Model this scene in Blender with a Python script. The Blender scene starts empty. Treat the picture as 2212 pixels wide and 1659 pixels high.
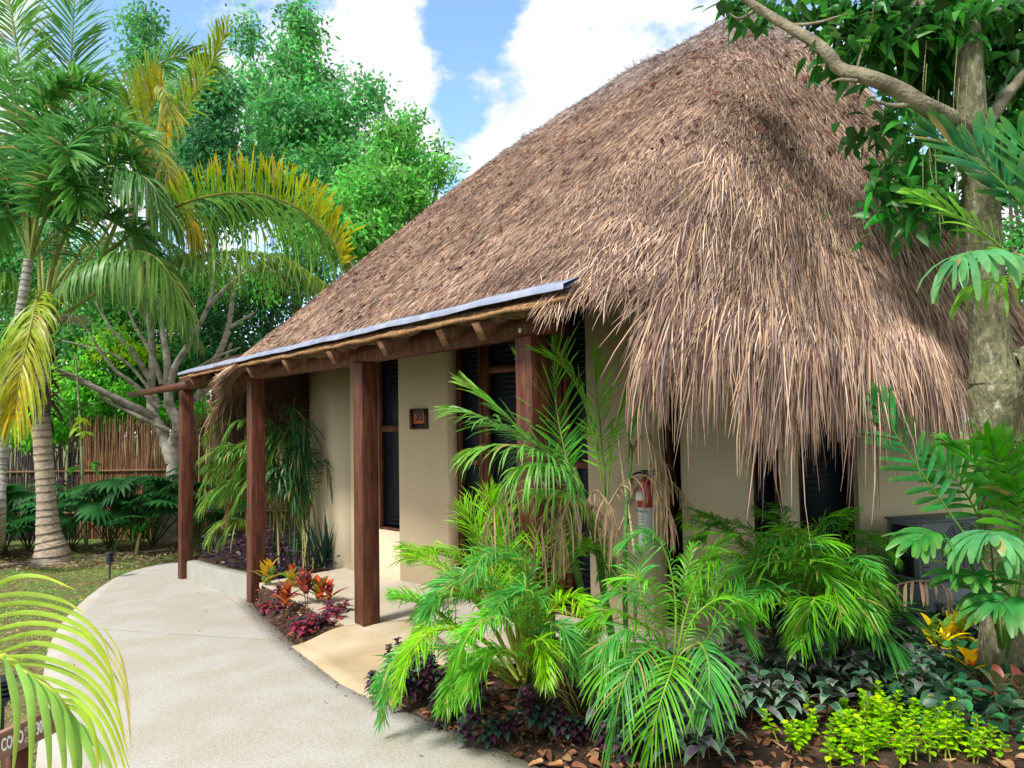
import bpy, math, random
import numpy as np
from mathutils import Vector
rng = np.random.default_rng(7)
random.seed(7)
R = math.radians
SC = bpy.context.scene
COL = SC.collection
# ------------------------------------------------------------------ camera
CAMZ = 1.63
PITCH, ROLL, FPX = R(2.95), R(1.0), 1640.0
F_ = np.array([0, math.cos(PITCH), math.sin(PITCH)])
U0 = np.array([0, -math.sin(PITCH), math.cos(PITCH)])
R0 = np.array([1.0, 0, 0])
RV = math.cos(ROLL)*R0 - math.sin(ROLL)*U0
UV = math.cos(ROLL)*U0 + math.sin(ROLL)*R0
CP = np.array([0, 0, CAMZ])
D_ = np.array([-.6225, .7826, 0]); N_ = np.array([.7826, .6225, 0])
def ray(u, v):
    return F_ + (u-1106)/FPX*RV - (v-829.5)/FPX*UV
def PY(u, v, y):
    d = ray(u, v); return CP + d*(y/d[1])
def ST(s, t, z=0.0):
    return (s+5.74)*D_ + (t+3.0)*N_ + np.array([0, 0, z])
def toST(p):
    return float(p[0]*D_[0]+p[1]*D_[1]-5.74), float(p[0]*N_[0]+p[1]*N_[1]-3.0)
def PT(u, v, t):
    d = ray(u, v); k = (t+3.0)/(d@N_); return CP + d*k
def PZ(u, v, z):
    d = ray(u, v); return CP + d*((z-CAMZ)/d[2])
def hs(s):
    x = np.clip((np.asarray(s)+2.6)/8.4, 0, 1)
    return -.45*(x*x*(3-2*x)*.45 + x*.55)
def gz(x, y):
    return hs(x*D_[0]+y*D_[1]-5.74)
def PG(u, v, off=0.0):
    z = 0.0
    for _ in range(25):
        p = PZ(u, v, z+off); z = .5*z+.5*float(gz(p[0], p[1]))
    return PZ(u, v, z+off)
def nrm(a):
    a = np.asarray(a, float); return a/(np.linalg.norm(a, axis=-1, keepdims=True)+1e-9)
# ------------------------------------------------------------------ materials
def mat(name, col=None, rough=.7, spec=.3, noise=(8., .25), bump=(0., 0., 1.), transl=0., attr=True, stretch=None, col2=None, mix2=(3., .5, .1), metal=0., gain=1.0, sat=1.0):
    m = bpy.data.materials.new(name); m.use_nodes = True
    nt = m.node_tree; n = nt.nodes; l = nt.links
    b = n['Principled BSDF']; out = n['Material Output']
    b.inputs['Roughness'].default_value = rough
    b.inputs['Specular IOR Level'].default_value = spec
    b.inputs['Metallic'].default_value = metal
    tc = n.new('ShaderNodeTexCoord'); src = tc.outputs['Object']
    if stretch:
        mp = n.new('ShaderNodeMapping'); mp.inputs['Scale'].default_value = stretch
        l.new(src, mp.inputs['Vector']); src = mp.outputs['Vector']
    if attr:
        a = n.new('ShaderNodeAttribute'); a.attribute_name = 'Col'; base = a.outputs['Color']
    else:
        c = n.new('ShaderNodeRGB'); c.outputs[0].default_value = (*col, 1); base = c.outputs[0]
    if col2:
        t2 = n.new('ShaderNodeTexNoise'); t2.inputs['Scale'].default_value = mix2[0]; t2.inputs['Detail'].default_value = 8
        l.new(src, t2.inputs['Vector'])
        rp = n.new('ShaderNodeMapRange'); rp.inputs[1].default_value = mix2[1]-mix2[2]; rp.inputs[2].default_value = mix2[1]+mix2[2]
        l.new(t2.outputs['Fac'], rp.inputs[0])
        mx = n.new('ShaderNodeMix'); mx.data_type = 'RGBA'
        l.new(rp.outputs[0], mx.inputs[0]); l.new(base, mx.inputs[6]); mx.inputs[7].default_value = (*col2, 1)
        base = mx.outputs[2]
    t = n.new('ShaderNodeTexNoise'); t.inputs['Scale'].default_value = noise[0]; t.inputs['Detail'].default_value = 6
    l.new(src, t.inputs['Vector'])
    mr = n.new('ShaderNodeMapRange'); mr.inputs[1].default_value = .3; mr.inputs[2].default_value = .7
    mr.inputs[3].default_value = gain*(1-noise[1]); mr.inputs[4].default_value = gain*(1+noise[1])
    l.new(t.outputs['Fac'], mr.inputs[0])
    hv = n.new('ShaderNodeHueSaturation'); l.new(base, hv.inputs['Color']); l.new(mr.outputs[0], hv.inputs['Value']); hv.inputs['Saturation'].default_value = sat
    l.new(hv.outputs[0], b.inputs['Base Color'])
    if bump[0] > 0:
        tb = n.new('ShaderNodeTexNoise'); tb.inputs['Scale'].default_value = bump[1]; tb.inputs['Detail'].default_value = 8
        l.new(src, tb.inputs['Vector'])
        bp = n.new('ShaderNodeBump'); bp.inputs['Strength'].default_value = bump[2]; bp.inputs['Distance'].default_value = bump[0]
        l.new(tb.outputs['Fac'], bp.inputs['Height']); l.new(bp.outputs[0], b.inputs['Normal'])
    if transl > 0:
        tr = n.new('ShaderNodeBsdfTranslucent')
        h2 = n.new('ShaderNodeHueSaturation'); l.new(hv.outputs[0], h2.inputs['Color'])
        h2.inputs['Hue'].default_value = .495; h2.inputs['Value'].default_value = 1.35; h2.inputs['Saturation'].default_value = .95
        l.new(h2.outputs[0], tr.inputs['Color'])
        ms = n.new('ShaderNodeMixShader'); ms.inputs[0].default_value = transl
        l.new(b.outputs[0], ms.inputs[1]); l.new(tr.outputs[0], ms.inputs[2]); l.new(ms.outputs[0], out.inputs[0])
    return m
M_LEAF = mat('leaf', rough=.40, spec=.4, noise=(14, .2), transl=.36, gain=1.55, sat=1.1)
M_FAR = mat('leaf_far', rough=.55, spec=.25, noise=(3, .22), transl=.42, gain=3.0, sat=1.08)
M_DRY = mat('dry_leaf', rough=.85, spec=.1, noise=(20, .25), transl=.15)
M_THATCH = mat('thatch', rough=.95, spec=.05, noise=(2.2, .34), transl=0)
M_SHELL = mat('thatch_base', rough=1, spec=.02, noise=(25, .5), bump=(.04, 30, .8))
M_BARK = mat('bark', rough=.9, spec=.15, noise=(9, .4), bump=(.02, 45, .9))
M_BARKN = mat('mottled_bark', rough=.9, spec=.1, noise=(30, .45), bump=(.02, 60, 1.), stretch=(1, 1, .45), col2=(.36, .36, .29), mix2=(22, .63, .05), gain=1.15)
M_PALMB = mat('palm_bark', rough=.9, spec=.12, noise=(14, .35), bump=(.012, 50, .7), stretch=(1, 1, 2.5))
M_STUCCO = mat('stucco', (.82, .69, .49), .9, .15, (1.6, .08), (.006, 35, .35), attr=False, col2=(.74, .62, .45), mix2=(1.6, .56, .12), stretch=(1, 1, .35))
M_WOOD = mat('stained_wood', (.095, .03, .017), .5, .3, (5, .5), (.004, 30, .6), attr=False, stretch=(6, 6, .7), col2=(.14, .048, .026), mix2=(4, .55, .12))
M_WOODE = mat('end_grain', (.22, .115, .06), .8, .2, (40, .35), (.003, 60, .5), attr=False)
M_GLASS = mat('dark_glass', (.006, .011, .022), .5, .3, (2, .2), attr=False)
M_FLASH = mat('flashing_metal', (.27, .31, .45), .5, .4, (3, .12), (.002, 9, .5), attr=False, col2=(.36, .39, .5), mix2=(6, .5, .1), metal=.15)
M_CONC = mat('path_concrete', (.405, .37, .315), .92, .15, (70, .14), (.005, 90, .9), attr=False, col2=(.43, .415, .385), mix2=(2.3, .5, .1))
M_RAMP = mat('ramp_concrete', (.46, .35, .21), .85, .2, (3, .12), (.002, 60, .3), attr=False, col2=(.52, .43, .30), mix2=(1.3, .5, .12))
M_TERR = mat('terrace_concrete', (.50, .43, .33), .8, .25, (2.4, .12), (.002, 60, .3), attr=False, col2=(.50, .45, .38), mix2=(1., .5, .15))
M_KERB = mat('kerb_concrete', (.33, .325, .29), .9, .2, (4, .08), (.003, 70, .4), attr=False)
M_SOIL = mat('soil', (.075, .048, .033), .95, .1, (9, .5), (.04, 14, 1.), attr=False, col2=(.035, .024, .018), mix2=(5, .5, .12))
M_LAWN = mat('lawn_ground', (.16, .13, .065), .95, .1, (14, .45), (.02, 30, 1.), attr=False, col2=(.10, .16, .045), mix2=(1.7, .5, .09))
M_BRICK = mat('red_paving', (.42, .2, .17), .9, .2, (12, .2), (.003, 40, .4), attr=False)
M_REDROOF = mat('red_roof', (.42, .085, .07), .6, .3, (3, .2), attr=False)
M_PINK = mat('pale_red_roof', (.40, .16, .17), .7, .2, (3, .2), attr=False)
M_DARKW = mat('dark_wall', (.04, .045, .045), .9, .1, (4, .2), attr=False)  # even dark colour of the background house walls
M_BAMB = mat('fence_cane', rough=.8, spec=.2, noise=(12, .35), stretch=(4, 4, .6))
M_BLACK = mat('black_plastic', (.012, .014, .022), .45, .4, (10, .2), attr=False)
M_RED = mat('red_paint', (.45, .012, .02), .25, .5, (4, .06), attr=False)
M_WHITE = mat('white_paint', (.78, .8, .8), .5, .3, (10, .05), attr=False)
M_TEAL = mat('teal_print', (.03, .30, .32), .5, .3, (10, .05), attr=False)
M_GREY = mat('grey_metal', (.15, .18, .20), .5, .5, (6, .12), attr=False)
M_DGREY = mat('dark_metal', (.05, .06, .075), .5, .4, (6, .12), attr=False)
M_PLQ = mat('plaque_orange', (.55, .15, .05), .5, .4, (10, .12), attr=False)
M_FRAME = mat('dark_frame', (.035, .013, .010), .35, .5, (10, .1), attr=False)
M_BOARD = mat('weathered_board', (.22, .12, .085), .75, .3, (6, .3), (.003, 40, .5), attr=False, stretch=(1, 1, 5))
# ------------------------------------------------------------------ mesh building
ORG = {}
class MB:
    def __init__(self):
        self.v = []; self.f4 = []; self.f3 = []; self.c = []; self.n = 0
    def add(self, v, f, col=(.5, .5, .5)):
        v = np.asarray(v, float).reshape(-1, 3); f = np.asarray(f, int)
        c = np.asarray(col, float)
        if c.ndim == 1: c = np.tile(c[:3], (len(v), 1))
        self.v.append(v); self.c.append(c)
        if f.size: (self.f4 if f.shape[1] == 4 else self.f3).append(f+self.n)
        self.n += len(v)
    def build(self, name, m, parent=None, smooth=False):
        if not self.v: return None
        V = np.concatenate(self.v); Cc = np.concatenate(self.c)
        o0 = ORG[parent.name] if parent else np.zeros(3)
        V = V-o0
        me = bpy.data.meshes.new(name)
        f4 = np.concatenate(self.f4) if self.f4 else np.zeros((0, 4), int)
        f3 = np.concatenate(self.f3) if self.f3 else np.zeros((0, 3), int)
        me.vertices.add(len(V)); me.vertices.foreach_set('co', V.astype(np.float32).ravel())
        loops = np.concatenate([f4.ravel(), f3.ravel()]).astype(np.int32)
        me.loops.add(len(loops)); me.loops.foreach_set('vertex_index', loops)
        st = np.concatenate([np.arange(len(f4))*4, len(f4)*4+np.arange(len(f3))*3]).astype(np.int32)
        me.polygons.add(len(st)); me.polygons.foreach_set('loop_start', st)
        me.update(calc_edges=True)
        if smooth: me.polygons.foreach_set('use_smooth', np.ones(len(st), bool))
        a = me.color_attributes.new('Col', 'FLOAT_COLOR', 'POINT')
        a.data.foreach_set('color', np.concatenate([np.clip(Cc, 0, 1), np.ones((len(Cc), 1))], 1).astype(np.float32).ravel())
        me.materials.append(m)
        o = bpy.data.objects.new(name, me); COL.objects.link(o)
        if parent: o.parent = parent
        ORG[o.name] = o0
        return o
def tag(o, label, cat=None, group=None, kind=None):
    o['label'] = label
    if cat: o['category'] = cat
    if group: o['group'] = group
    if kind: o['kind'] = kind
    return o
def struct(o, label=None):
    o['kind'] = 'structure'
    if label: o['label'] = label
    return o
def thing(name, label, cat, loc, group=None):
    o = bpy.data.objects.new(name, None); COL.objects.link(o)
    o.location = Vector([float(q) for q in loc]); o.empty_display_size = .1
    ORG[o.name] = np.array([float(q) for q in loc])
    return tag(o, label, cat, group)
def box(mb, c, ax, ay, az, col=(.5, .5, .5)):
    """box with centre c and half-extent vectors ax, ay, az"""
    c, ax, ay, az = [np.asarray(q, float) for q in (c, ax, ay, az)]
    v = [c+i*ax+j*ay+k*az for k in (-1, 1) for j in (-1, 1) for i in (-1, 1)]
    f = [(0, 2, 3, 1), (4, 5, 7, 6), (0, 1, 5, 4), (2, 6, 7, 3), (0, 4, 6, 2), (1, 3, 7, 5)]
    mb.add(v, f, col)
def stbox(mb, s0, s1, t0, t1, z0, z1, col=(.5, .5, .5)):
    box(mb, ST((s0+s1)/2, (t0+t1)/2, (z0+z1)/2), D_*(s1-s0)/2, N_*(t1-t0)/2, (0, 0, (z1-z0)/2), col)
def smooth_path(pts, n=24):
    P = np.asarray(pts, float)
    if len(P) < 3:
        t = np.linspace(0, 1, n)[:, None]; return P[0]*(1-t)+P[-1]*t
    A = np.vstack([2*P[0]-P[1], P, 2*P[-1]-P[-2]]); out = []
    k = len(P)-1
    for q in np.linspace(0, k-1e-6, n):
        i = int(q); f = q-i; a, b, c, d = A[i:i+4]
        out.append(.5*((2*b)+(-a+c)*f+(2*a-5*b+4*c-d)*f*f+(-a+3*b-3*c+d)*f**3))
    return np.array(out)
def tube(mb, pts, rad, n=10, col=(.5, .5, .5), cap=True, jit=0., cols=None):
    P = np.asarray(pts, float); m = len(P); rad = np.broadcast_to(np.asarray(rad, float), (m,))
    T = nrm(np.gradient(P, axis=0)); ref = np.array([0, 0, 1.]) if abs(T[0][2]) < .9 else np.array([1., 0, 0])
    a = nrm(np.cross(T[0], ref)); V = []
    for i in range(m):
        a = nrm(a-(a@T[i])*T[i]); b = np.cross(T[i], a)
        for k in range(n):
            th = 2*math.pi*k/n; r = rad[i]*(1+jit*rng.normal())
            V.append(P[i]+r*(math.cos(th)*a+math.sin(th)*b))
    Fc = [(i*n+k, i*n+(k+1) % n, (i+1)*n+(k+1) % n, (i+1)*n+k) for i in range(m-1) for k in range(n)]
    cc = col if cols is None else np.repeat(np.asarray(cols, float), n, axis=0)
    base = mb.n
    mb.add(V, Fc, cc)
    if cap:
        for i, s in ((0, 0), (m-1, (m-1)*n)):
            c0 = col if cols is None else cols[i]
            vv = [P[i]]+V[s:s+n]
            mb.add(vv, [(0, 1+k, 1+(k+1) % n) for k in range(n)], c0)
PROF = np.array([.35, .85, 1, .8, .05]); PLANCE = np.array([.5, 1, .9, .7, .4, .05])
def blades(mb, P0, Dr, Sd, L, W, droop, col, prof=PROF, fold=0., curl=None, ltip=None):
    """n ribbons: start P0, direction Dr, width axis Sd, length L, half width W, gravity droop"""
    n = len(P0)
    if n == 0: return
    k = len(prof); t = np.linspace(0, 1, k)
    Dr = nrm(Dr); Sd = np.asarray(Sd, float); Sd = nrm(Sd-(Sd*Dr).sum(1, keepdims=True)*Dr)
    L = np.broadcast_to(L, (n,)); W = np.broadcast_to(W, (n,)); droop = np.broadcast_to(droop, (n,))
    q = droop[:, None]*t[None]**2
    run = t[None]*L[:, None]*(1/np.sqrt(1+q**2*1.2))
    C = P0[:, None]+Dr[:, None]*run[..., None]
    C = C+np.array([0, 0, -1.])*(q*L[:, None]*(1/np.sqrt(1+q**2*.6)))[..., None]
    if curl is not None: C = C+curl[:, None]*(t[None]**2*L[:, None])[..., None]
    w = (W[:, None]*prof[None])[..., None]*Sd[:, None]
    col = np.asarray(col, float)
    if col.ndim == 1: col = np.tile(col, (n, 1))
    if fold == 0:
        V = np.stack([C-w, C+w], 2).reshape(n, -1, 3)
        i = np.arange(k-1); f = np.stack([2*i, 2*i+1, 2*i+3, 2*i+2], 1); m = 2*k
    else:
        nn = nrm(np.cross(Dr, Sd)); off = (W[:, None]*prof[None]*fold)[..., None]*nn[:, None]
        V = np.stack([C-w+off, C, C+w+off], 2).reshape(n, -1, 3)
        i = np.arange(k-1)
        f = np.concatenate([np.stack([3*i, 3*i+1, 3*i+4, 3*i+3], 1), np.stack([3*i+1, 3*i+2, 3*i+5, 3*i+4], 1)]); m = 3*k
    Fc = (f[None]+(np.arange(n)*m)[:, None, None]).reshape(-1, 4)
    CC = np.repeat(col, m, axis=0).reshape(n, k, -1, 3)
    if ltip is not None:
        wt = (t**3)[None, :, None, None]; CC = CC*(1-wt)+np.asarray(ltip)*wt
    mb.add(V.reshape(-1, 3), Fc, CC.reshape(-1, 3))
def jcol(c, n, j=.18, hue=.06):
    c = np.asarray(c, float)
    k = 1+rng.normal(0, j, (n, 1)); k = np.clip(k, .4, 1.8)
    return np.clip(c*k*(1+rng.normal(0, hue, (n, 3))), .002, 1)
def rvec(n):
    return nrm(rng.normal(size=(n, 3)))
def frond(mb, pts, nl=60, Lm=.5, W=.014, droop=.5, col=(.06, .14, .03), tip=None, rr=.012, start=.15, up=(0, 0, 1), lift=.15, a0=70, a1=25,
          rcol=(.16, .2, .06), jit=.12, prof=PROF, sides=(1, -1), Lp=None, fold=0., upbias=0., ltip=(.17, .26, .06)):
    P = smooth_path(pts, 26)
    T = nrm(np.gradient(P, axis=0)); m = len(P)
    tube(mb, P, np.linspace(rr, rr*.25, m), 5, rcol, cap=False)
    t = np.linspace(start, .995, nl); idx = t*(m-1); i0 = np.clip(idx.astype(int), 0, m-2); f = (idx-i0)[:, None]
    q = P[i0]*(1-f)+P[i0+1]*f; Tq = nrm(T[i0]*(1-f)+T[i0+1]*f)
    upv = np.asarray(up, float); B = nrm(np.cross(Tq, upv)); Nn = nrm(np.cross(B, Tq))
    tt = (t-start)/(1-start)
    prof_l = (np.sin(np.pi*np.clip(.12+.80*tt, 0, 1))**.6) if Lp is None else Lp(tt)
    al = np.radians(a0+(a1-a0)*tt)
    for sd in sides:
        dj = rng.normal(0, jit, (nl, 3))
        Dl = Tq*np.cos(al)[:, None]+B*(sd*np.sin(al))[:, None]+Nn*(lift)+dj+np.array([0, 0, upbias])*(1 if sd == sides[0] else 0)
        L = Lm*prof_l*(1+rng.normal(0, .08, nl))
        c = np.asarray(col, float)
        cc = c[None]*np.ones((nl, 1))
        if tip is not None: cc = c*(1-tt[:, None]**1.5)+np.asarray(tip)*tt[:, None]**1.5
        cc = np.clip(cc*(1+rng.normal(0, .16, (nl, 1)))*(1+rng.normal(0, .05, (nl, 3))), .003, 1)
        S = Tq+Nn*rng.normal(0, .35, (nl, 1))+B*.1
        L = np.where(rng.random(nl) < .07, L*rng.uniform(.15, .7, nl), L); cc = np.where(rng.random((nl, 1)) < .035, np.array([.3, .22, .1]), cc)
        blades(mb, q, Dl, S, np.maximum(L, .02), W*(1+rng.normal(0, .1, nl)), droop*(1+rng.normal(0, .25, nl)), cc, prof, fold=fold, ltip=None if ltip is None else .45*np.asarray(ltip)+.55*np.asarray(col))
# ------------------------------------------------------------------ setting: ground
def grid_mesh(name, xs, ys, zf, m):
    X, Y = np.meshgrid(xs, ys); Z = zf(X, Y)
    V = np.stack([X, Y, Z], -1).reshape(-1, 3); nx, ny = len(xs), len(ys)
    i = np.arange(ny-1)[:, None]*nx+np.arange(nx-1)[None]; i = i.ravel()
    b = MB(); b.add(V, np.stack([i, i+1, i+nx+1, i+nx], 1)); return b.build(name, m, smooth=True)
def wob(x, y):
    return .012*np.sin(x*3.1+1.3*y)+.01*np.sin(5.3*y-2.2*x)+.006*np.sin(11*x+7*y)
xs = np.concatenate([-np.geomspace(140, 9, 14), np.arange(-8.5, 8.6, .25), np.geomspace(9, 140, 14)])
ys = np.concatenate([-np.geomspace(60, 3.5, 8), np.arange(-3, 20, .25), np.geomspace(20.5, 220, 16)])
struct(grid_mesh('ground', xs, ys, lambda x, y: gz(x, y)+wob(x, y)*.8-.012, M_LAWN), 'patchy grass and bare earth around the hut')
def resample(P, n):
    P = np.asarray(P, float); d = np.r_[0, np.cumsum(np.linalg.norm(np.diff(P, axis=0), axis=1))]
    q = np.linspace(0, d[-1], n); return np.stack([np.interp(q, d, P[:, k]) for k in range(P.shape[1])], 1)
def strip_sheet(name, A, Bp, n, m, mt, off, skirt=.12, extra=None):
    A = resample(A, n); Bp = resample(Bp, n); b = MB(); V = []
    for k in range(m+1):
        f = k/m; q = A*(1-f)+Bp*f
        z = gz(q[:, 0], q[:, 1])+off if extra is None else extra(q, f)
        V.append(np.c_[q[:, 0], q[:, 1], z])
    V = np.array(V)
    lo0 = V[0].copy(); lo0[:, 2] -= skirt; lo1 = V[-1].copy(); lo1[:, 2] -= skirt
    V = np.concatenate([lo0[None], V, lo1[None]]); M = len(V)
    i = (np.arange(M-1)[:, None]*n+np.arange(n-1)[None]).ravel()
    b.add(V.reshape(-1, 3), np.stack([i, i+1, i+n+1, i+n], 1)); return b.build(name, mt)
LEFT = [(387, 1219), (333, 1226), (283, 1239), (233, 1262.6), (180, 1303), (133, 1353), (100, 1426), (80, 1639)]
RIGHT = [(440, 1222), (393, 1249), (470, 1268), (540, 1283), (550, 1319), (593, 1359), (630, 1396), (737, 1477), (797, 1507), (937, 1570), (1054, 1622), (1140, 1657)]
Lw = [PG(*p)[:2] for p in LEFT]+[(-1.35, 2.1), (-.3, .5), (1.2, -1.8)]
Rw = [PG(*p)[:2] for p in RIGHT]+[(1.2, 2.0), (2.6, .4), (4.2, -1.6)]
Lw = [(-3.2, 13.2), (-3.9, 12.0)]+Lw
Rw = [(-2.2, 12.9), (-3.1, 11.3)]+Rw
Lp_ = smooth_path([(*p, 0) for p in Lw], 90)[:, :2]; Rp_ = np.array([p[:2] for p in Rw])
struct(strip_sheet('path', Lp_, Rp_, 90, 10, M_CONC, .03), 'pale concrete garden path curving past the thatched hut')
jm = MB()
for (a, c) in (((133, 1353), (620, 1385)), ((460, 1262), (560, 1345)), ((620, 1385), (1010, 1600))):
    pts = [PG(a[0]+(c[0]-a[0])*f, a[1]+(c[1]-a[1])*f, .034) for f in np.linspace(0.02, .98, 26)]
    T_ = nrm(np.gradient(np.array(pts), axis=0)); S_ = np.cross(T_, [0, 0, 1.]); V = []
    for p, q in zip(pts, S_):
        w_ = rng.uniform(.0012, .0028); V += [p-q*w_, p+q*w_]
    jm.add(V, [(2*i, 2*i+1, 2*i+3, 2*i+2) for i in range(25)], (.2, .18, .16))
struct(jm.build('path_joint', mat('joint_line', (.27, .235, .2), attr=False)), 'fine joint lines in the path slab')  # slightly darker strips along the slab joints
# terrace and ramp
def poly_slab(name, pts, z1, z0, m, zs=None):
    P = np.asarray(pts, float); n = len(P); b = MB()
    zt = np.full(n, z1) if zs is None else np.asarray(zs, float)
    me = bpy.data.meshes.new(name)
    V = [(*P[i], zt[i]) for i in range(n)]+[(*P[i], z0) for i in range(n)]
    F = [tuple(range(n))]+[tuple(range(2*n-1, n-1, -1))]+[(i, n+i, n+(i+1) % n, (i+1) % n) for i in range(n)]
    me.from_pydata([tuple(map(float, v)) for v in V], [], F); me.update(); me.materials.append(m)
    o = bpy.data.objects.new(name, me); COL.objects.link(o); ORG[o.name] = np.zeros(3); return o
tc0 = PZ(560, 1259, 0.)[:2]; tc1 = PZ(745, 1353, 0.)[:2]; tc2 = PZ(897, 1337, 0.)[:2]
bk1 = PZ(737, 1228, 0.)[:2]
T_PTS = [tc0, PZ(640, 1296, 0.)[:2], tc1, tc2, ST(-1.6, .05)[:2], ST(-2.5, .5)[:2], ST(-2.45, 2.0)[:2], ST(-1.0, 4)[:2], ST(2.5, 4)[:2], ST(3.2, 2.2)[:2], bk1]
struct(poly_slab('terrace', T_PTS, 0.0, -.6, M_TERR), 'raised smooth concrete terrace under the veranda')
ra, rb, rc = PG(630, 1396, .034)[:2], PG(737, 1477, .034)[:2], PG(797, 1506, .034)[:2]
re_ = np.array(rc)+(np.array(tc2)-np.array(tc1))*.75+np.array([.12, .55])
rA = resample([ra, rb, rc], 20); rB = resample([tc1, tc2, re_], 20); rm = MB(); V = []
for k in range(9):
    f = k/8; q = rA*(1-f)+rB*f; f_ = f*f*(3-2*f)
    V.append(np.c_[q, (gz(q[:, 0], q[:, 1])+.036)*(1-f_)+.005*f_])
lo0, lo1 = V[0].copy(), V[-1].copy(); lo0[:, 2] -= .3; lo1[:, 2] -= .3; V = np.array([lo0]+V+[lo1])
i = (np.arange(10)[:, None]*20+np.arange(19)[None]).ravel(); rm.add(V.reshape(-1, 3), np.stack([i, i+1, i+21, i+20], 1))
e_ = V[1:-1, -1]; e2_ = e_-np.array([0, 0, .3]); rm.add(np.concatenate([e_, e2_]), [(k, k+1, k+10, k+9) for k in range(8)])
struct(rm.build('ramp', M_RAMP, smooth=False), 'yellowish concrete ramp from the path up to the terrace')
# planter kerb
K0, K1 = PZ(397, 1249, -.42)[:2], PZ(541, 1283, -.2)[:2]
kd = nrm(np.array(K1)-np.array(K0)); kn = np.array([-kd[1], kd[0]])
if kn[1] < 0: kn = -kn
kb = MB(); n = 16; V = []
for i in range(n):
    f = i/(n-1); c = np.array(K0)*(1-f)+np.array(K1)*f+kn*(-.03)*math.sin(math.pi*f)
    zt = -.175*(1-f)-.015*f
    for w, z in ((0, -.7), (0, zt-.015), (.015, zt), (.135, zt), (.15, zt-.015), (.15, -.7)):
        p = c+kn*w; V.append((*p, z))
kb.add(V, [(i*6+k, i*6+k+1, (i+1)*6+k+1, (i+1)*6+k) for i in range(n-1) for k in range(5)])
kb.add(V[:6], [(0, 1, 4, 5), (1, 2, 3, 4)]); kb.add(V[-6:], [(0, 1, 4, 5), (1, 2, 3, 4)])
struct(kb.build('planter_kerb', M_KERB), 'low pale concrete kerb holding the purple planting bed')
# soil beds
def sstep(a, b, x):
    x = np.clip((x-a)/(b-a), 0, 1); return x*x*(3-2*x)
def fan_bed(name, pts, zf, m, sub=14):
    """polygon filled from its centroid with rings, following a height function"""
    P = resample(list(pts)+[pts[0]], 49)[:-1]; c = P.mean(0); b = MB(); V = []
    for k in range(sub+1):
        f = k/sub; q = c*(1-f)+P*f; V.append(np.c_[q, zf(q[:, 0], q[:, 1], f)])
    q = V[-1].copy(); q[:, 2] -= .25; V.append(q)
    V = np.array(V); n = 48
    fc = [(k*n+i, k*n+(i+1) % n, (k+1)*n+(i+1) % n, (k+1)*n+i) for k in range(len(V)-1) for i in range(n)]
    b.add(V.reshape(-1, 3), fc); return b.build(name, m, smooth=True)
CB = [PG(545, 1290)[:2], PG(552, 1319)[:2], PG(595, 1359)[:2], PG(632, 1394)[:2], tc1, PZ(640, 1297, 0)[:2], tc0]
CB = [np.array(p) for p in CB]
def pdist(x, y, P):
    d = np.full(np.shape(x), 1e9)
    for a, b_ in zip(P[:-1], P[1:]):
        e = b_-a; k = np.clip(((x-a[0])*e[0]+(y-a[1])*e[1])/(e@e), 0, 1); d = np.minimum(d, np.hypot(x-a[0]-k*e[0], y-a[1]-k*e[1]))
    return d
def croton_z(x, y, f=1):
    dp, dt = pdist(x, y, np.array(CB[:4])), pdist(x, y, np.array(CB[4:])); w_ = (dp/(dp+dt+1e-6))**1.4
    return (gz(x, y)+.032)*(1-w_)-.015*w_+.03*w_*(1-w_)
struct(fan_bed('croton_bed', CB, lambda x, y, f: croton_z(x, y)+wob(x*2, y*2)*.3*(1-f**4), M_SOIL), 'dark soil bed between path and terrace')
PB = [np.array(K0)+kn*.14, np.array(K1)+kn*.14, tc0, bk1, ST(3.6, 1.6)[:2], ST(5.6, 2.0)[:2], ST(5.9, .7)[:2]]
struct(fan_bed('planter_bed', [np.array(p) for p in PB], lambda x, y, f: np.clip(.03-.035*(x*D_[0]+y*D_[1]-5.74+0), -.22, -.05)+wob(x, y)*.5, M_SOIL), 'soil of the raised planter')
RB = [rc, PG(937, 1573)[:2], PG(1054, 1625)[:2], PG(1140, 1660)[:2], (1.2, 2.06), (2.6, .5), (7.5, .8), (10.5, 8), (7.5, 12), ST(-3.4, 6.5)[:2], ST(-3.0, 2.5)[:2], ST(-2.4, .6)[:2], re_]
struct(fan_bed('garden_bed', [np.array(p) for p in RB], lambda x, y, f: gz(x, y)+.02+.035*(1-f**6)+wob(x*2, y*2)*.8, M_SOIL, 24), 'brown soil bed in front of the hut')
ps = MB(); q0 = [PG(u, v, .03) for u, v in ((478, 1164), (520, 1162), (522, 1192), (455, 1192))]
ps.add(q0, [(0, 1, 2, 3)]); ps.add([p-np.array([0, 0, .1]) for p in q0], [(0, 1, 2, 3)])
struct(ps.build('paving', M_BRICK), 'patch of pinkish red paving beyond the planter')
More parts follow.
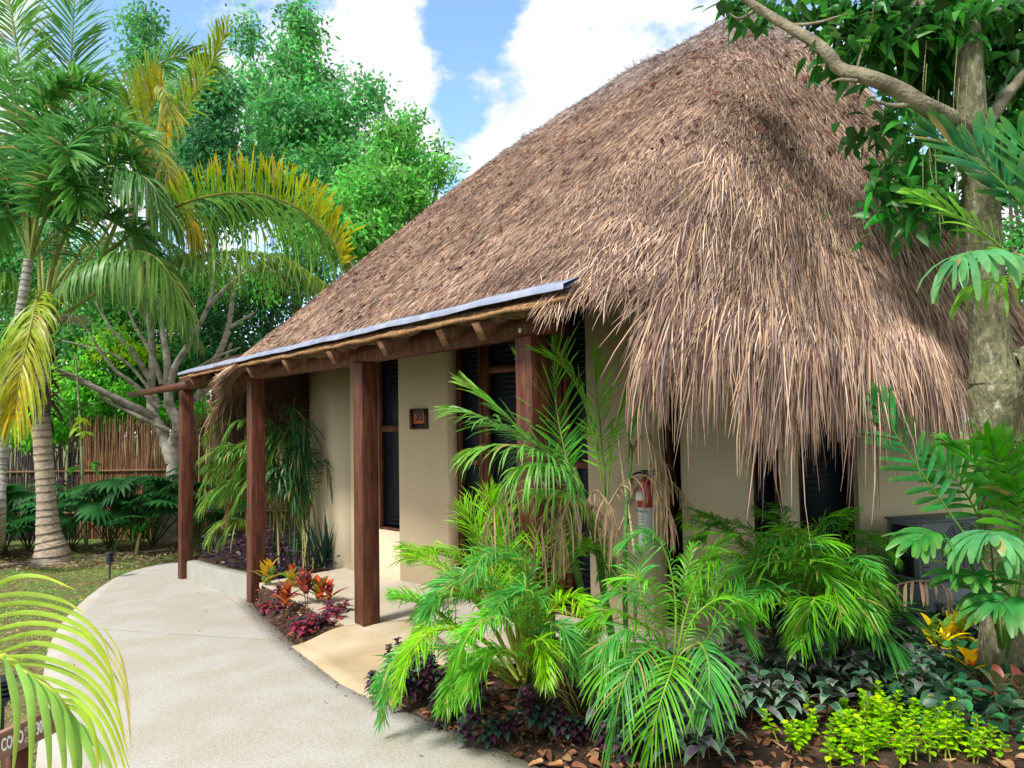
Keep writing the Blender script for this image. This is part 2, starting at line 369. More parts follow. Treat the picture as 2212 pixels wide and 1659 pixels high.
# ------------------------------------------------------------------ the hut
A_ = np.array([2.2, .95]); B_ = np.array([-1.83, 1.55])
def wall_p(u, v=1000):
    """(s,t) where the ray of column u meets the front wall's vertical plane"""
    d = ray(u, v); s0 = np.array([CP@D_-5.74, CP@N_-3.0]); dd = np.array([d@D_, d@N_])
    e = B_-A_; M = np.array([[dd[0], -e[0]], [dd[1], -e[1]]]); k = np.linalg.solve(M, A_-s0)
    return s0+dd*k[0]
def wz(u, v):
    d = ray(u, v); p = wall_p(u, v); dd = np.array([d@D_, d@N_]); k = (p[0]+5.74)/dd[0]; return CAMZ+d[2]*k
hut = thing('thatched_hut', 'oval cream plastered hut with a tall brown thatched roof and timber veranda', 'hut', ST(1, 4, 0))
def wall_run(mb, P, z0, z1, th=.18):
    """vertical wall along st-polyline P, thickness inwards"""
    P = np.asarray(P, float); n = len(P); T = np.gradient(P, axis=0); T = T/np.linalg.norm(T, axis=1, keepdims=True)
    Nn = np.c_[T[:, 1], -T[:, 0]]
    c = np.array([1.2, 4.2])
    for i in range(n):
        if (c-P[i])@Nn[i] < 0: Nn[i] = -Nn[i]
    Q = P+Nn*th; V = []
    z1 = np.broadcast_to(z1, (n,)); z0 = np.broadcast_to(z0, (n,))
    for i in range(n):
        V += [ST(P[i][0], P[i][1], z0[i]), ST(P[i][0], P[i][1], z1[i]), ST(Q[i][0], Q[i][1], z1[i]), ST(Q[i][0], Q[i][1], z0[i])]
    F = [(i*4+k, i*4+(k+1) % 4, (i+1)*4+(k+1) % 4, (i+1)*4+k) for i in range(n-1) for k in range(4)]+[(0, 1, 2, 3), (4*n-4, 4*n-3, 4*n-2, 4*n-1)]
    mb.add(V, F)
def seg(a, b, n=2): return np.linspace(a, b, n)
WH = 2.95
w = MB()
s_win0, s_win1 = wall_p(812), wall_p(862)
s_pil1 = wall_p(967); s_p2 = wall_p(1270); s_p3 = wall_p(1405)
arc0 = np.array([2.75, .95])
wall_run(w, seg(A_, s_win0), -.6, WH)
zw0 = wz(840, 1147)
wall_run(w, seg(s_win0, s_win1), -.6, zw0)
wall_run(w, seg(s_win1, s_pil1), -.6, WH, .2)
wall_run(w, seg(s_p2, s_p3), -.6, WH, .2)
# left straight + far apse
cs, ct, Rr = 2.7, 4.0, 3.05
arc = [(2.2, .95)]+[(cs+Rr*math.sin(a), ct-Rr*math.cos(a)) for a in np.linspace(0, math.pi, 26)]
wall_run(w, arc, -.7, 2.5)
back = [(2.7, 7.05), (-.6, 6.43)]
wall_run(w, back, -.7, 2.5)
# near end (ellipse), with two openings
ce, cte, ae, be = -.6, 3.95, 2.25, 2.5
def ell(a): return np.array([ce-ae*math.cos(a), cte-be*math.sin(a)])   # a=0 -> far end tip, a=90deg -> front
def ell_u(u):
    best = None
    for a in np.linspace(-1.2, 1.5, 1400):
        p = ell(a); wv = ST(*p)-CP; uu = 1106+FPX*(wv@RV)/(wv@F_)
        if best is None or abs(uu-u) < best[0]: best = (abs(uu-u), a)
    return best[1]
aa = [ell_u(u) for u in (1480, 1637, 1700, 1737, 1866)]
def earc(a, b, n=10): return [ell(q) for q in np.linspace(a, b, n)]
wall_run(w, earc(aa[0], aa[1]), -.4, 2.2)
wall_run(w, earc(aa[2], aa[3], 5), -.4, 2.2)
wall_run(w, earc(aa[4], -math.pi/2, 20), -.4, 2.2)
w.build('wall', M_STUCCO, hut)
# windows / doors
def opening(name, P0, P1, z0, z1, depth=.1, rails=(), mull=(), fr=.045, slats=True, wm=None):
    """framed louvre window between st points; rails: heights; mull: fractions"""
    P0, P1 = np.asarray(P0, float), np.asarray(P1, float); e = P1-P0; Lh = np.linalg.norm(e); e = e/Lh
    nn = np.array([-e[1], e[0]]);
    if nn@(np.array([1.2, 4.2])-P0) < 0: nn = -nn
    ex = D_*e[0]+N_*e[1]; en = D_*nn[0]+N_*nn[1]
    o = ST(*P0)+en*depth
    f = MB()
    def bar(a0, a1, c0, c1, d=.03, off=0., mbx=f):
        box(mbx, o+ex*(a0+a1)/2+np.array([0, 0, (c0+c1)/2])+en*off, ex*(a1-a0)/2, en*d, (0, 0, (c1-c0)/2))
    bar(0, fr, z0, z1); bar(Lh-fr, Lh, z0, z1); bar(fr, Lh-fr, z0, z0+fr, .027); bar(fr, Lh-fr, z1-fr, z1, .027)
    ms = [fr]+[m*Lh for m in mull]+[Lh-fr]
    for m in mull: bar(m*Lh-.035, m*Lh+.035, z0+fr, z1-fr, .028)
    for r_ in rails: bar(fr, Lh-fr, r_-.035, r_+.035, .024)
    fo = f.build(name, wm or M_WOOD, hut)
    g = MB()
    zs = [z0+fr]+sorted(rails)+[z1-fr]
    bar(fr, Lh-fr, z0+fr, z1-fr, .004, .03, g)
    if slats:
        for z in np.arange(z0+fr+.04, z1-fr-.03, .05):
            c = o+ex*Lh/2+np.array([0, 0, z])
            box(g, c+en*.0255, ex*(Lh/2-fr), en*.0015, np.array([0, 0, .007]))
    g.build('louvre_pane', M_GLASS, fo)
    return fo, o, ex, en, Lh
opening('window', s_win0, s_win1, zw0, WH-.1, .07, rails=(wz(835, 926),), fr=.025)
ex_ = (s_p2-s_pil1)
fr_ = lambda u: float(np.linalg.norm(wall_p(u)-s_pil1)/np.linalg.norm(ex_))
zr1 = wz(1000, 998)
opening('window', s_pil1, s_pil1+ex_*fr_(1022), .02, WH-.05, .16, rails=(zr1,), fr=.05)
fo, o, ex, en, Lh = opening('door', s_pil1+ex_*fr_(1026), s_pil1+ex_*fr_(1128), .02, WH-.05, .15, rails=(zr1-.28, 2.15), fr=.07)
hb = MB(); box(hb, o+ex*(Lh-.1)-en*.06+np.array([0, 0, 1.02]), ex*.055, en*.012, (0, 0, .012)); box(hb, o+ex*(Lh-.05)-en*.045+np.array([0, 0, 1.02]), ex*.02, en*.02, (0, 0, .06))
hb.build('handle', M_DGREY, fo)
opening('door', s_pil1+ex_*fr_(1132), s_pil1+ex_*fr_(1196), .02, WH-.05, .15, rails=(zr1-.28, 2.15), fr=.07)
opening('window', s_pil1+ex_*fr_(1200), s_p2, .02, WH-.05, .16, rails=(zr1,), fr=.05)
th = MB(); 
box(th, ST(*((s_pil1+s_p2)/2))+np.array([0, 0, .012])+N_*.07, (D_*ex_[0]+N_*ex_[1])/2, N_*.11, (0, 0, .012)); th.build('threshold', M_WOOD, hut)
opening('window', s_p3, ell(aa[0]), .0, 2.3, .12, rails=(1.1,), fr=.06)
opening('window', ell(aa[1]), ell(aa[2]), -.1, 2.2, .08, fr=.04, wm=M_FRAME)
opening('door', ell(aa[3]), ell(aa[4]), -.1, 2.2, .08, fr=.05, wm=M_FRAME)
# dark interior lining so openings read as rooms
# ---- roof surface
SN, SF, TC, ZT = -1.22, 2.2, 3.9, 5.90
QK = np.array([0, .12, .3, .55, .75, .9, 1.0])
DE = np.array([0, .34, .92, 1.66, 2.1, 2.36, 2.46]); ZE = np.array([5.90, 5.68, 4.98, 3.75, 2.78, 2.16, 1.95])
DF2 = np.array([0, .34, 1.1, 2.15, 2.9, 3.3, 3.45]); ZF2 = np.array([5.65, 5.45, 4.8, 3.8, 2.85, 2.1, 1.72])
def zf_(q):
    d = 4.2*q; return ZT-.929*(np.sqrt(d*d+.35**2)-.35)-.02*np.sin(q*9)
def sstep(a, b, x):
    x = np.clip((x-a)/(b-a), 0, 1); return x*x*(3-2*x)
def roof_pt(p, q):
    """p in [0,4): 0-1 near end quarter (end->front), 1-2 straight front, 2-3 far quarter (front->end), 3-4+ back side mirrored"""
    p = np.asarray(p, float); q = np.asarray(q, float)
    mir = p > 3; pp = np.where(mir, 6-p, p)
    near = pp <= 1; far = pp >= 2
    th = np.where(near, pp*np.pi/2, np.where(far, (3-pp)*np.pi/2, np.pi/2))
    nexp = np.where(near, 2.1+3.2*q, 2.0+.15*q)
    nexp = np.where(near, np.where(mir, 2.1, 2.3+(nexp-2.3)*sstep(R(30), R(52), th)), nexp)
    c0 = np.abs(np.cos(th))+1e-9; s0 = np.abs(np.sin(th))+1e-9; rr = (c0**nexp+s0**nexp)**(-1/nexp); c = c0*rr; s = s0*rr
    de = np.where(near, np.interp(q, QK, DE), np.interp(q, QK, DF2)); ze = np.where(near, np.interp(q, QK, ZE)+.22*q**2*(1-sstep(0, .6, pp)), np.interp(q, QK, ZF2))
    wq = np.where(near, sstep(R(38), R(52), th), sstep(R(46), R(86), th))
    wq = np.where(mir, sstep(R(20), R(80), th)*.6, wq)
    S = np.where(near, SN-de*c, np.where(far, SF+de*c, SN+(SF-SN)*np.clip(pp-1, 0, 1)))
    T = 4.2*q*s
    T = np.where(mir, TC+T*.72, TC-T)
    zfr = zf_(q)+np.where(far, -.05, 0)-.22*np.clip(pp-1, 0, 1)*(1-q**2)
    z = ze*(1-wq)+zfr*wq
    hump = .035*np.sin(S*1.9+1)*np.sin(q*5+.7)+.012*np.sin(S*5.1+q*9)
    z = z+hump*(q > .02)*np.where(wq > .5, 1, .6)
    return np.stack([(S+5.74)*D_[0]+(T+3)*N_[0], (S+5.74)*D_[1]+(T+3)*N_[1], z], -1)
pg = np.concatenate([np.linspace(0, 1, 70), np.linspace(1, 2, 40)[1:], np.linspace(2, 3, 44)[1:], np.linspace(3.001, 6, 70)])
qg = np.linspace(0, 1, 46)
Pm, Qm = np.meshgrid(pg, qg, indexing='ij')
G = roof_pt(Pm, Qm); n1, n2 = G.shape[:2]
G += rng.normal(0, .006, G.shape)
ii = (np.arange(n1-1)[:, None]*n2+np.arange(n2-1)[None]).ravel()
rb_ = MB(); rb_.add(G.reshape(-1, 3), np.stack([ii, ii+n2, ii+n2+1, ii+1], 1), (.16, .10, .08))
Gi = G.copy(); Gi[..., 2] -= .05+.17*(1-Qm**3); cen = ST(1.1, 4.3)
Gi[..., :2] = Gi[..., :2]+(cen[:2]-Gi[..., :2])*.02
base = rb_.n; rb_.add(Gi.reshape(-1, 3), np.stack([ii, ii+1, ii+n2+1, ii+n2], 1), (.12, .075, .05))
e = np.arange(n1-1)*n2+n2-1
rb_.add(np.concatenate([G[:, -1], Gi[:, -1]]), np.stack([np.arange(n1-1), np.arange(n1-1)+n1, np.arange(n1-1)+n1+1, np.arange(n1-1)+1], 1), (.13, .08, .05))
roof = rb_.build('roof', M_SHELL, hut, smooth=True)
# ---- thatch straw
def surf_frame(p, q):
    e = .012; P = roof_pt(p, q)
    dq = roof_pt(p, np.minimum(q+e, 1.0))-roof_pt(p, np.minimum(q+e, 1.0)-e*1.0)
    dp = roof_pt(np.minimum(p+e, 6), q)-roof_pt(np.maximum(p-e, 0), q)
    dn = nrm(dq); side = nrm(dp); Nn = nrm(np.cross(side, dn)); Nn = Nn*np.sign(Nn[:, 2:3]+.2)
    return P, dn, side, Nn
TH1 = np.array([.42, .278, .195]); TH2 = np.array([.16, .095, .085]); TH3 = np.array([.60, .44, .32]); TH4 = np.array([.31, .24, .24])
def straw_cols(n, P):
    k = rng.random((n, 1)); c = np.where(k < .46, TH1, np.where(k < .74, TH2, np.where(k < .9, TH3, TH4)))
    c = c*(1+rng.normal(0, .18, (n, 1)))
    patch = np.sin(P[:, 0]*1.7+P[:, 2]*1.1)*np.sin(P[:, 1]*1.3-P[:, 2]*2.1)
    c = c*(1+.10*patch[:, None])
    grey = sstep(4.5, 5.7, P[:, 2])[:, None]*.95*rng.random((n, 1))
    lum = c.mean(1, keepdims=True)*np.array([.95, .95, 1.05]); c = c*(1-grey)+lum*grey*1.15
    return np.clip(c, .02, .7)
PA = np.linspace(0, 6, 361); QA = np.linspace(0, 1, 41)
GA = roof_pt(*np.meshgrid(PA, QA, indexing='ij')); AR = np.linalg.norm(np.cross(GA[1:, :-1]-GA[:-1, :-1], GA[:-1, 1:]-GA[:-1, :-1]), axis=-1)
def samp(n, pr, qr, bias=0.):
    i0, i1 = int(round(pr[0]*60)), int(round(pr[1]*60)); j0, j1 = int(round(qr[0]*40)), max(int(round(qr[1]*40)), int(round(qr[0]*40))+1)
    w = AR[i0:i1, j0:j1].copy(); w = (w/w.sum()).ravel(); k = rng.choice(len(w), n, p=w); i, j = np.divmod(k, j1-j0)
    return np.clip((i0+i+rng.random(n))/60, 0, 5.999), np.clip((j0+j+rng.random(n))/40, 0.002, .998)
st = MB()
def straw(n, pr, qr, L, W, spread, lift, droop=.0, qpow=.6):
    p, q = samp(n, pr, qr)
    P, dn, side, Nn = surf_frame(p, q)
    a = rng.normal(0, spread, (n, 1))+.12*np.sin(P[:, 0:1]*2.1+P[:, 2:3]*3)+.08*np.sin(P[:, 1:2]*4.7)
    dr = dn+side*a+Nn*np.abs(rng.normal(lift, .06, (n, 1)))
    l = rng.uniform(L[0], L[1], n)
    blades(st, P+Nn*rng.uniform(-.005, .035, (n, 1)), dr, side+Nn*rng.normal(0, .5, (n, 1)), l, rng.uniform(W[0], W[1], n), rng.uniform(.5, 1.5, n)*droop, straw_cols(n, P), np.array([.7, 1, .8, .25]))
straw(120000, (.0, .64), (.0, .88), (.045, .13), (.0012, .0026), .26, .03, .05)
straw(7000, (.0, .64), (.0, .8), (.12, .25), (.0012, .0026), .3, .06, .05)
straw(175000, (.60, 2.0), (.0, .975), (.035, .11), (.0011, .0024), .34, .04, .05)
straw(9000, (.60, 2.0), (.0, .95), (.1, .2), (.0013, .003), .4, .06, .05)
straw(30000, (2.0, 2.9), (.0, 1.), (.12, .28), (.0025, .005), .25, .06, .05)
straw(5000, (3.2, 6), (.0, .35), (.3, .5), (.006, .01), .2, .05)
straw(4500, (0., 2.), (.0, .07), (.12, .24), (.0025, .004), .7, .05)
st.build('straw', M_THATCH, roof)
# fringe: long hanging strands over the ends
st = MB()
def fringe(n, pr, qr, L, W, spread, droop, cb=1.0):
    p, q = samp(n, pr, qr)
    P, dn, side, Nn = surf_frame(p, q)
    clump = np.sin(p*90)*.06+np.sin(p*233+1)*.07+np.sin(p*520)*.05
    dr = dn+side*(rng.normal(0, spread, (n, 1))+clump[:, None])+Nn*np.abs(rng.normal(.05, .07, (n, 1)))
    l = rng.uniform(*L, n)*(1+.18*np.sin(p*60)+.16*np.sin(p*151)+.12*np.sin(p*400))
    blades(st, P+Nn*rng.uniform(0, .05, (n, 1)), dr, side+Nn*rng.normal(0, .5, (n, 1)), l, rng.uniform(*W, n), rng.uniform(.3, 1.0, n)*droop, straw_cols(n, P)*cb, np.array([.6, 1, .95, .7, .15]), curl=side*rng.normal(0, .07, (n, 1)))
fringe(3500, (.0, .58), (.70, .78), (.16, .32), (.0018, .0036), .2, .25, 1.12)
fringe(10000, (.0, .565), (.76, .88), (.22, .42), (.0018, .0038), .16, .4)
fringe(15000, (.0, .56), (.84, .95), (.25, .46), (.002, .0042), .15, .7)
fringe(13000, (.0, .555), (.92, 1.0), (.22, .5), (.002, .0044), .15, 1.1)
fringe(700, (.0, .55), (.95, 1.0), (.45, .68), (.0025, .005), .12, 1.4, .9)
fringe(2600, (.55, .66), (.84, .995), (.08, .22), (.002, .0035), .3, .6)
fringe(7000, (2.25, 3.0), (.84, 1.0), (.3, .55), (.004, .008), .12, 2.2)
fringe(3000, (3.0, 4.0), (.9, 1.0), (.3, .6), (.006, .01), .12, .9)
fringe(2500, (4., 6.0), (.85, 1.0), (.3, .6), (.006, .01), .12, .9)
st.build('thatch_fringe', M_THATCH, roof)
# ---- veranda timber
for (u, bz) in ((402, -.62), (553, -.3), (788, 0.0), (1153, 0.0)):
    pw = PT(u, 900, 0.0); s0, _ = toST(pw)
    if u == 788: s0 = toST(PT(790, 900, 0))[0]
    pb = MB(); stbox(pb, s0-.078, s0+.078, -.078, .078, bz, 2.158)
    o_ = pb.build('post', M_WOOD, hut)
    bv = o_.modifiers.new('bevel', 'BEVEL'); bv.width = .007; bv.segments = 2
sb0 = toST(PT(1203, 700, 0))[0]; sb1 = toST(PT(403, 830, 0))[0]+.1
pb = MB(); stbox(pb, sb0, sb1, -.065, .065, 2.16, 2.33)
pb.build('beam', M_WOOD, hut)
fs0 = toST(PT(425, 830, -.2))[0]; fs1 = toST(PT(281, 850, -.2))[0]
pb = MB(); stbox(pb, fs0, fs1, -.24, -.195, 2.145, 2.235); pb.build('fascia', M_WOOD, hut)
SL = .86
sr = [toST(PT(u, 780, -.27))[0] for u in (417, 473, 540, 619, 717, 828, 957)]+[-2.0]
EZ = 2.265; ET = -.3
for s0 in sr:
    rbm = MB(); t0, t1 = -.27, (1.6 if s0 < 2.2 else .16)
    z0 = EZ-.068; c = ST(s0, (t0+t1)/2, z0+(t1-t0)/2*.6)
    ax = N_*(t1-t0)/2+np.array([0, 0, .6*(t1-t0)/2]); nz = nrm(np.array([0, 0, 1.])-N_*.6)
    box(rbm, c, ax, D_*.036, nz*.06); ro = rbm.build('rafter', M_WOOD, hut)
    eb = MB(); box(eb, ST(s0, t0, z0)-nrm(ax)*.004, nrm(ax)*.003, D_*.036, nz*.06); eb.build('cut_end', M_WOODE, ro)
sfl0 = toST(PT(1226, 632, ET))[0]; sfl1 = toST(PT(389, 815, ET))[0]
# flashing: bent strip following the eave line with slight waviness
fl = MB(); n = 60; V = []
for i in range(n):
    f = i/(n-1); s0 = sfl0+(sfl1-sfl0)*f; wv = .003*math.sin(s0*5.1)+.002*math.sin(s0*11.7)
    zz = EZ+.075+wv+.02*(1-f)
    V += [ST(s0, ET-.03, zz-.028), ST(s0, ET-.03, zz), ST(s0, ET+.09, zz+.05), ST(s0, ET+.09, zz+.04), ST(s0, ET, zz-.018)]
fl.add(V, [(i*5+k, i*5+k+1, (i+1)*5+k+1, (i+1)*5+k) for i in range(n-1) for k in range(4)])
fl.build('flashing', M_FLASH, hut)
lp = MB()
for j in range(3):   # rounded straw bundle ends beneath the flashing
    pts = [ST(s0, ET-.015+.02*j+.006*math.sin(s0*9+j), EZ+.008+.014*j+.004*math.sin(s0*13+j*2)) for s0 in np.linspace(sfl0+.0, sfl1-.05, 70)]
    tube(lp, pts, .013, 7, (.30, .175, .09), jit=.25)
lp.build('eave_edge', mat('eave_straw', rough=.95, spec=.05, noise=(30, .4), bump=(.006, 80, 1.)), hut)
# board deck beneath thatch over the veranda (dark ceiling)
dk = MB()
for s0_, s1_, tw in ((sfl0, 2.2, .86), (2.2, sfl1, .17)):
    box(dk, ST((s0_+s1_)/2, -.22+tw, EZ+(.08+tw)*.62-.02), D_*(s1_-s0_)/2, N_*tw+np.array([0, 0, tw*.62]), (0, 0, .012))
dk.build('ceiling_board', M_WOOD, hut)
# small spot lamps on the rafters
for (u, v) in ((803, 737), (1127, 717)):
    p = PT(u, v, -.05); lb = MB()
    tube(lb, [p+np.array([0, 0, .03]), p+np.array([0, 0, .022]), p, p-np.array([0, .0, .012])], [.012, .02, .021, .012], 10, (.5,)*3)
    lb.build('spot_lamp', M_WHITE, hut)
# ------------------------------------------------------------------ small objects
def text_mesh(s, size, m, origin, ex, ez, depth=.003, parent=None, name='lettering', bold=0., align='CENTER', sx=1.):
    cu = bpy.data.curves.new('t', 'FONT'); cu.body = s; cu.size = size; cu.extrude = depth; cu.align_x = align; cu.align_y = 'CENTER'; cu.offset = bold; cu.resolution_u = 3
    to = bpy.data.objects.new('t', cu); COL.objects.link(to)
    dg = bpy.context.evaluated_depsgraph_get(); dg.update()
    me = bpy.data.meshes.new_from_object(to.evaluated_get(dg)); bpy.data.objects.remove(to)
    ex = nrm(ex); ez = nrm(ez); ey = np.cross(ez, ex); o0 = ORG[parent.name]
    for v in me.vertices:
        q = origin+ex*v.co.x*sx+ez*v.co.y-ey*v.co.z*1.0-o0; v.co = Vector(q.tolist())
    me.materials.clear(); me.materials.append(m); me.name = name
    o = bpy.data.objects.new(name, me); COL.objects.link(o); o.parent = parent; ORG[o.name] = o0; return o
# room plaque on the front wall
pw = wall_p(908, 905); e2 = (A_-B_)/np.linalg.norm(A_-B_); EX = -(D_*e2[0]+N_*e2[1]); EN = np.cross(np.array([0, 0, 1.]), EX)*1.0
if EN@(CP-ST(*pw)) < 0: EN = -EN
pc = ST(*pw)+EN*.0; pc[2] = (wz(908, 883)+wz(908, 927))/2; hh = (wz(908, 883)-wz(908, 927))/2; hw = hh*1.25
pl = thing('room_plaque', 'small dark framed square plaque reading 35 on the plastered pillar', 'sign', pc)
f = MB()
for sx in (-1, 1): box(f, pc+EX*sx*(hw-.014)+EN*.018, EX*.014, EN*.018, (0, 0, hh))
for sz in (-1, 1): box(f, pc+np.array([0, 0, sz*(hh-.014)])+EN*.017, EX*(hw-.028), EN*.017, (0, 0, .014))
f.build('frame', M_FRAME, pl)
f = MB(); box(f, pc+EN*.006+np.array([0, 0, hh*.18]), EX*(hw-.026), EN*.005, (0, 0, hh*.66)); f.build('number_panel', M_PLQ, pl)
f = MB(); box(f, pc+EN*.007-np.array([0, 0, hh*.66]), EX*(hw-.026), EN*.005, (0, 0, hh*.20)); f.build('lower_panel', M_BLACK, pl)
text_mesh('35', hh*1.15, M_BLACK, pc+EN*.014+np.array([0, 0, hh*.22]), EX, (0, 0, 1), .002, pl, 'numerals', .004)
# fire extinguisher hanging on the right pillar
pe = wall_p(1411, 1100); eb_ = ST(*pe)+EN*.10; ztop = PY(1411, 1032, eb_[1])[2]
EXT = thing('fire_extinguisher', 'red and white fire extinguisher with black hose hanging at the pillar', 'fire extinguisher', (eb_[0], eb_[1], ztop-.5))
zc = ztop
def lathe(mb, c, prof, n=20, col=(.5,)*3):
    tube(mb, [np.array([c[0], c[1], z]) for z, r in prof], [r for z, r in prof], n, col)
m_ = MB(); lathe(m_, eb_, [(zc-.22, .063), (zc-.06, .063), (zc-.03, .055), (zc-.01, .035), (zc, .02)]); m_.build('tank', M_RED, EXT, True)
m_ = MB(); lathe(m_, eb_, [(zc-.52, .05), (zc-.505, .0635), (zc-.224, .0635), (zc-.222, .06)]); m_.build('label_band', M_WHITE, EXT, True)
m_ = MB(); lathe(m_, eb_, [(zc, .02), (zc+.03, .022), (zc+.035, .015), (zc+.05, .015)], 12); box(m_, eb_+np.array([0, 0, zc-eb_[2]+.055])+EX*.03, EX*.06, EN*.01, (0, 0, .005)); box(m_, eb_+np.array([0, 0, zc-eb_[2]+.03])+EX*.035, EX*.05, EN*.009, (0, 0, .004)); m_.build('valve', M_BLACK, EXT)
eb0 = np.array([eb_[0], eb_[1], 0.])
hz = lambda dx, z, dy=.02: eb0+EX*dx+EN*dy+np.array([0, 0, z])
m_ = MB(); tube(m_, smooth_path([hz(-.01, zc+.04), hz(-.06, zc+.03, .05), hz(-.11, zc-.08, .06), hz(-.135, zc-.25, .06), hz(-.14, zc-.36, .06)], 24), [.009]*20+[.012, .015, .019, .023], 8); m_.build('hose', M_BLACK, EXT, True)
m_ = MB(); box(m_, hz(-.01, zc-.135, .0635), EX*.036, EN*.003, (0, 0, .034)); m_.build('inspection_tag', M_WHITE, EXT)
text_mesh('EXTINTOR', .022, M_TEAL, hz(0, zc-.25, .0655), EX, (0, 0, 1), .001, EXT, 'lettering')
m_ = MB()
for k, zz in enumerate((.29, .31, .33, .36, .38, .41)): box(m_, hz(-.005, zc-zz, .064), EX*(.03 if k % 2 else .024), EN*.0012, (0, 0, .002))
m_.build('printed_text', M_GREY, EXT)
# air conditioner condenser on a block
a0 = PZ(1960, 1262, .12); yA = 5.9
c0 = PY(2030, 1245, yA); c1 = PY(2030, 1118, yA); hA = (c1[2]-c0[2])/2
cc = (c0+c1)/2; AX = nrm(np.array([.86, .28, 0])); AY = np.array([-AX[1], AX[0], 0])
AC = thing('air_conditioner', 'grey outdoor air conditioner unit on a concrete block by the end wall', 'air conditioner', (cc[0], cc[1], c0[2]))
m_ = MB()
box(m_, cc, AX*.36, AY*.15, (0, 0, hA)); bo = m_.build('casing', M_GREY, AC)
bv = bo.modifiers.new('bevel', 'BEVEL'); bv.width = .012; bv.segments = 3
m_ = MB(); box(m_, cc-AX*.3605, AX*.002, AY*.10, (0, 0, hA*.84)); m_.build('side_opening', M_BLACK, AC)
m_ = MB(); box(m_, cc-AX*.33+np.array([0, 0, 0]), AX*.006, AY*.156, (0, 0, hA*1.02))
box(m_, cc+np.array([0, 0, hA]), AX*.37, AY*.16, (0, 0, .008)); m_.build('top_cover', M_GREY, AC)
m_ = MB(); fc = cc-AY*.152+AX*.06
for r in np.linspace(.03, .2, 9):
    tube(m_, [fc+AX*r*math.cos(a)+np.array([0, 0, r*math.sin(a)]) for a in np.linspace(0, 2*math.pi, 28)], .0035, 5, cap=False)
for a in np.linspace(0, math.pi, 7)[:-1]:
    d = AX*math.cos(a)*.2+np.array([0, 0, math.sin(a)*.2]); tube(m_, [fc-d-AY*.004, fc+d-AY*.004], .003, 5)
m_.build('fan_grille', M_DGREY, AC)
m_ = MB(); 
for k in range(10): box(m_, cc-AX*(.30)-AY*.152+AX*.012*0+np.array([0, 0, -hA*.8+k*hA*.17]), AX*.03, AY*.003, (0, 0, .008))
m_.build('louvre', M_DGREY, AC)
pbk = MB(); box(pbk, (cc[0], cc[1], (c0[2]-.35)/2-.02), AX*.42, AY*.22, (0, 0, (c0[2]+.35)/2+.01))
tag(pbk.build('equipment_pad', M_GREY), 'grey concrete block beneath the air conditioner unit', 'concrete block')
# garden lamps
def path_lamp(base, h, label, sc=1.):
    t = thing('garden_lamp', label, 'garden lamp', base, 'black garden lamps beside the path')
    base = np.asarray(base, float)
    m1 = MB(); tube(m1, [base-np.array([0, 0, .05]), base+np.array([0, 0, h*.62])], .011*sc, 8, (.5,)*3); m1.build('stake', M_BLACK, t)
    m2 = MB(); z0 = base[2]+h*.62; hh = h*.38
    for k in range(4):
        zz = z0+hh*(.14+.2*k)
        lathe(m2, base, [(zz, .062*sc), (zz+.008, .064*sc), (zz+hh*.1, .046*sc), (zz+hh*.12, .04*sc)], 18)
    m2.build('louvre_tier', M_BLACK, t)
    m3 = MB(); lathe(m3, base, [(z0-.03, .02*sc), (z0, .03*sc), (z0+hh*.1, .055*sc), (z0+hh*.14, .03*sc), (z0+hh*.9, .03*sc)], 14); m3.build('lamp_body', M_DGREY, t)
    m4 = MB(); lathe(m4, base, [(z0+hh*.88, .066*sc), (z0+hh*.93, .066*sc), (z0+hh, .045*sc), (z0+hh*1.02, .02*sc)], 18); m4.build('cap', M_BLACK, t)
b1 = PG(237, 1253); h1 = PY(237, 1192, b1[1])[2]-b1[2]
path_lamp(b1, h1, 'small black tiered garden lamp on a stake in the lawn beyond the path')
b2 = PG(4, 1600); b2[2] = gz(b2[0], b2[1])-.0; h2 = PY(14, 1462, b2[1])[2]-b2[2]
path_lamp(b2, h2, 'black tiered garden lamp at the left edge behind the lime palm frond', 1.0)
# wooden room sign at the path edge
yS = 2.75
sc_ = PY(60, 1588, yS); e1 = nrm(PY(140, 1545, 2.95)-PY(0, 1612, 2.6)); 
SG = thing('wooden_sign', 'low brown wooden sign board with white letters beside the path', 'sign', (sc_[0], sc_[1], float(gz(sc_[0], sc_[1]))))
cL, cR = PY(-60, 1640, 2.60), PY(146, 1540, 2.95); eS = nrm(cR-cL); LL = np.linalg.norm(cR-cL)/2; cS = (cL+cR)/2
nS = nrm(np.cross(eS, np.array([0, 0, 1.]))); 
if nS@(CP-cS) < 0: nS = -nS
zS = nrm(np.cross(nS, eS)); zS = zS if zS[2] > 0 else -zS
bd = MB(); hB = .046
front = [cS-eS*LL-zS*hB, cS+eS*(LL-.035)-zS*hB, cS+eS*LL, cS+eS*(LL-.035)+zS*hB, cS-eS*LL+zS*hB]
V = [p+nS*.011 for p in front]+[p-nS*.011 for p in front]
bd.add(V, [(0, 1, 2, 3), (5, 8, 7, 6)]); bd.add([V[0], V[3], V[4], V[5], V[8], V[9]], [(0, 1, 2), (3, 5, 4)])
bd.add(V, [(i, 5+i, 5+(i+1) % 5, (i+1) % 5) for i in range(5)])
bd.build('board', M_BOARD, SG)
def tx(u):
    d = ray(u, 1590); p = CP+d*(((cS-CP)@nS)/(d@nS)); return cS+eS*((p-cS)@eS)+nS*.011
pp_ = MB(); pc_ = cS+eS*(.0)-zS*hB; zb = float(gz(pc_[0], pc_[1]))
pc2 = PY(48, 1640, 2.72)
pc2 = tx(52)-nS*.052
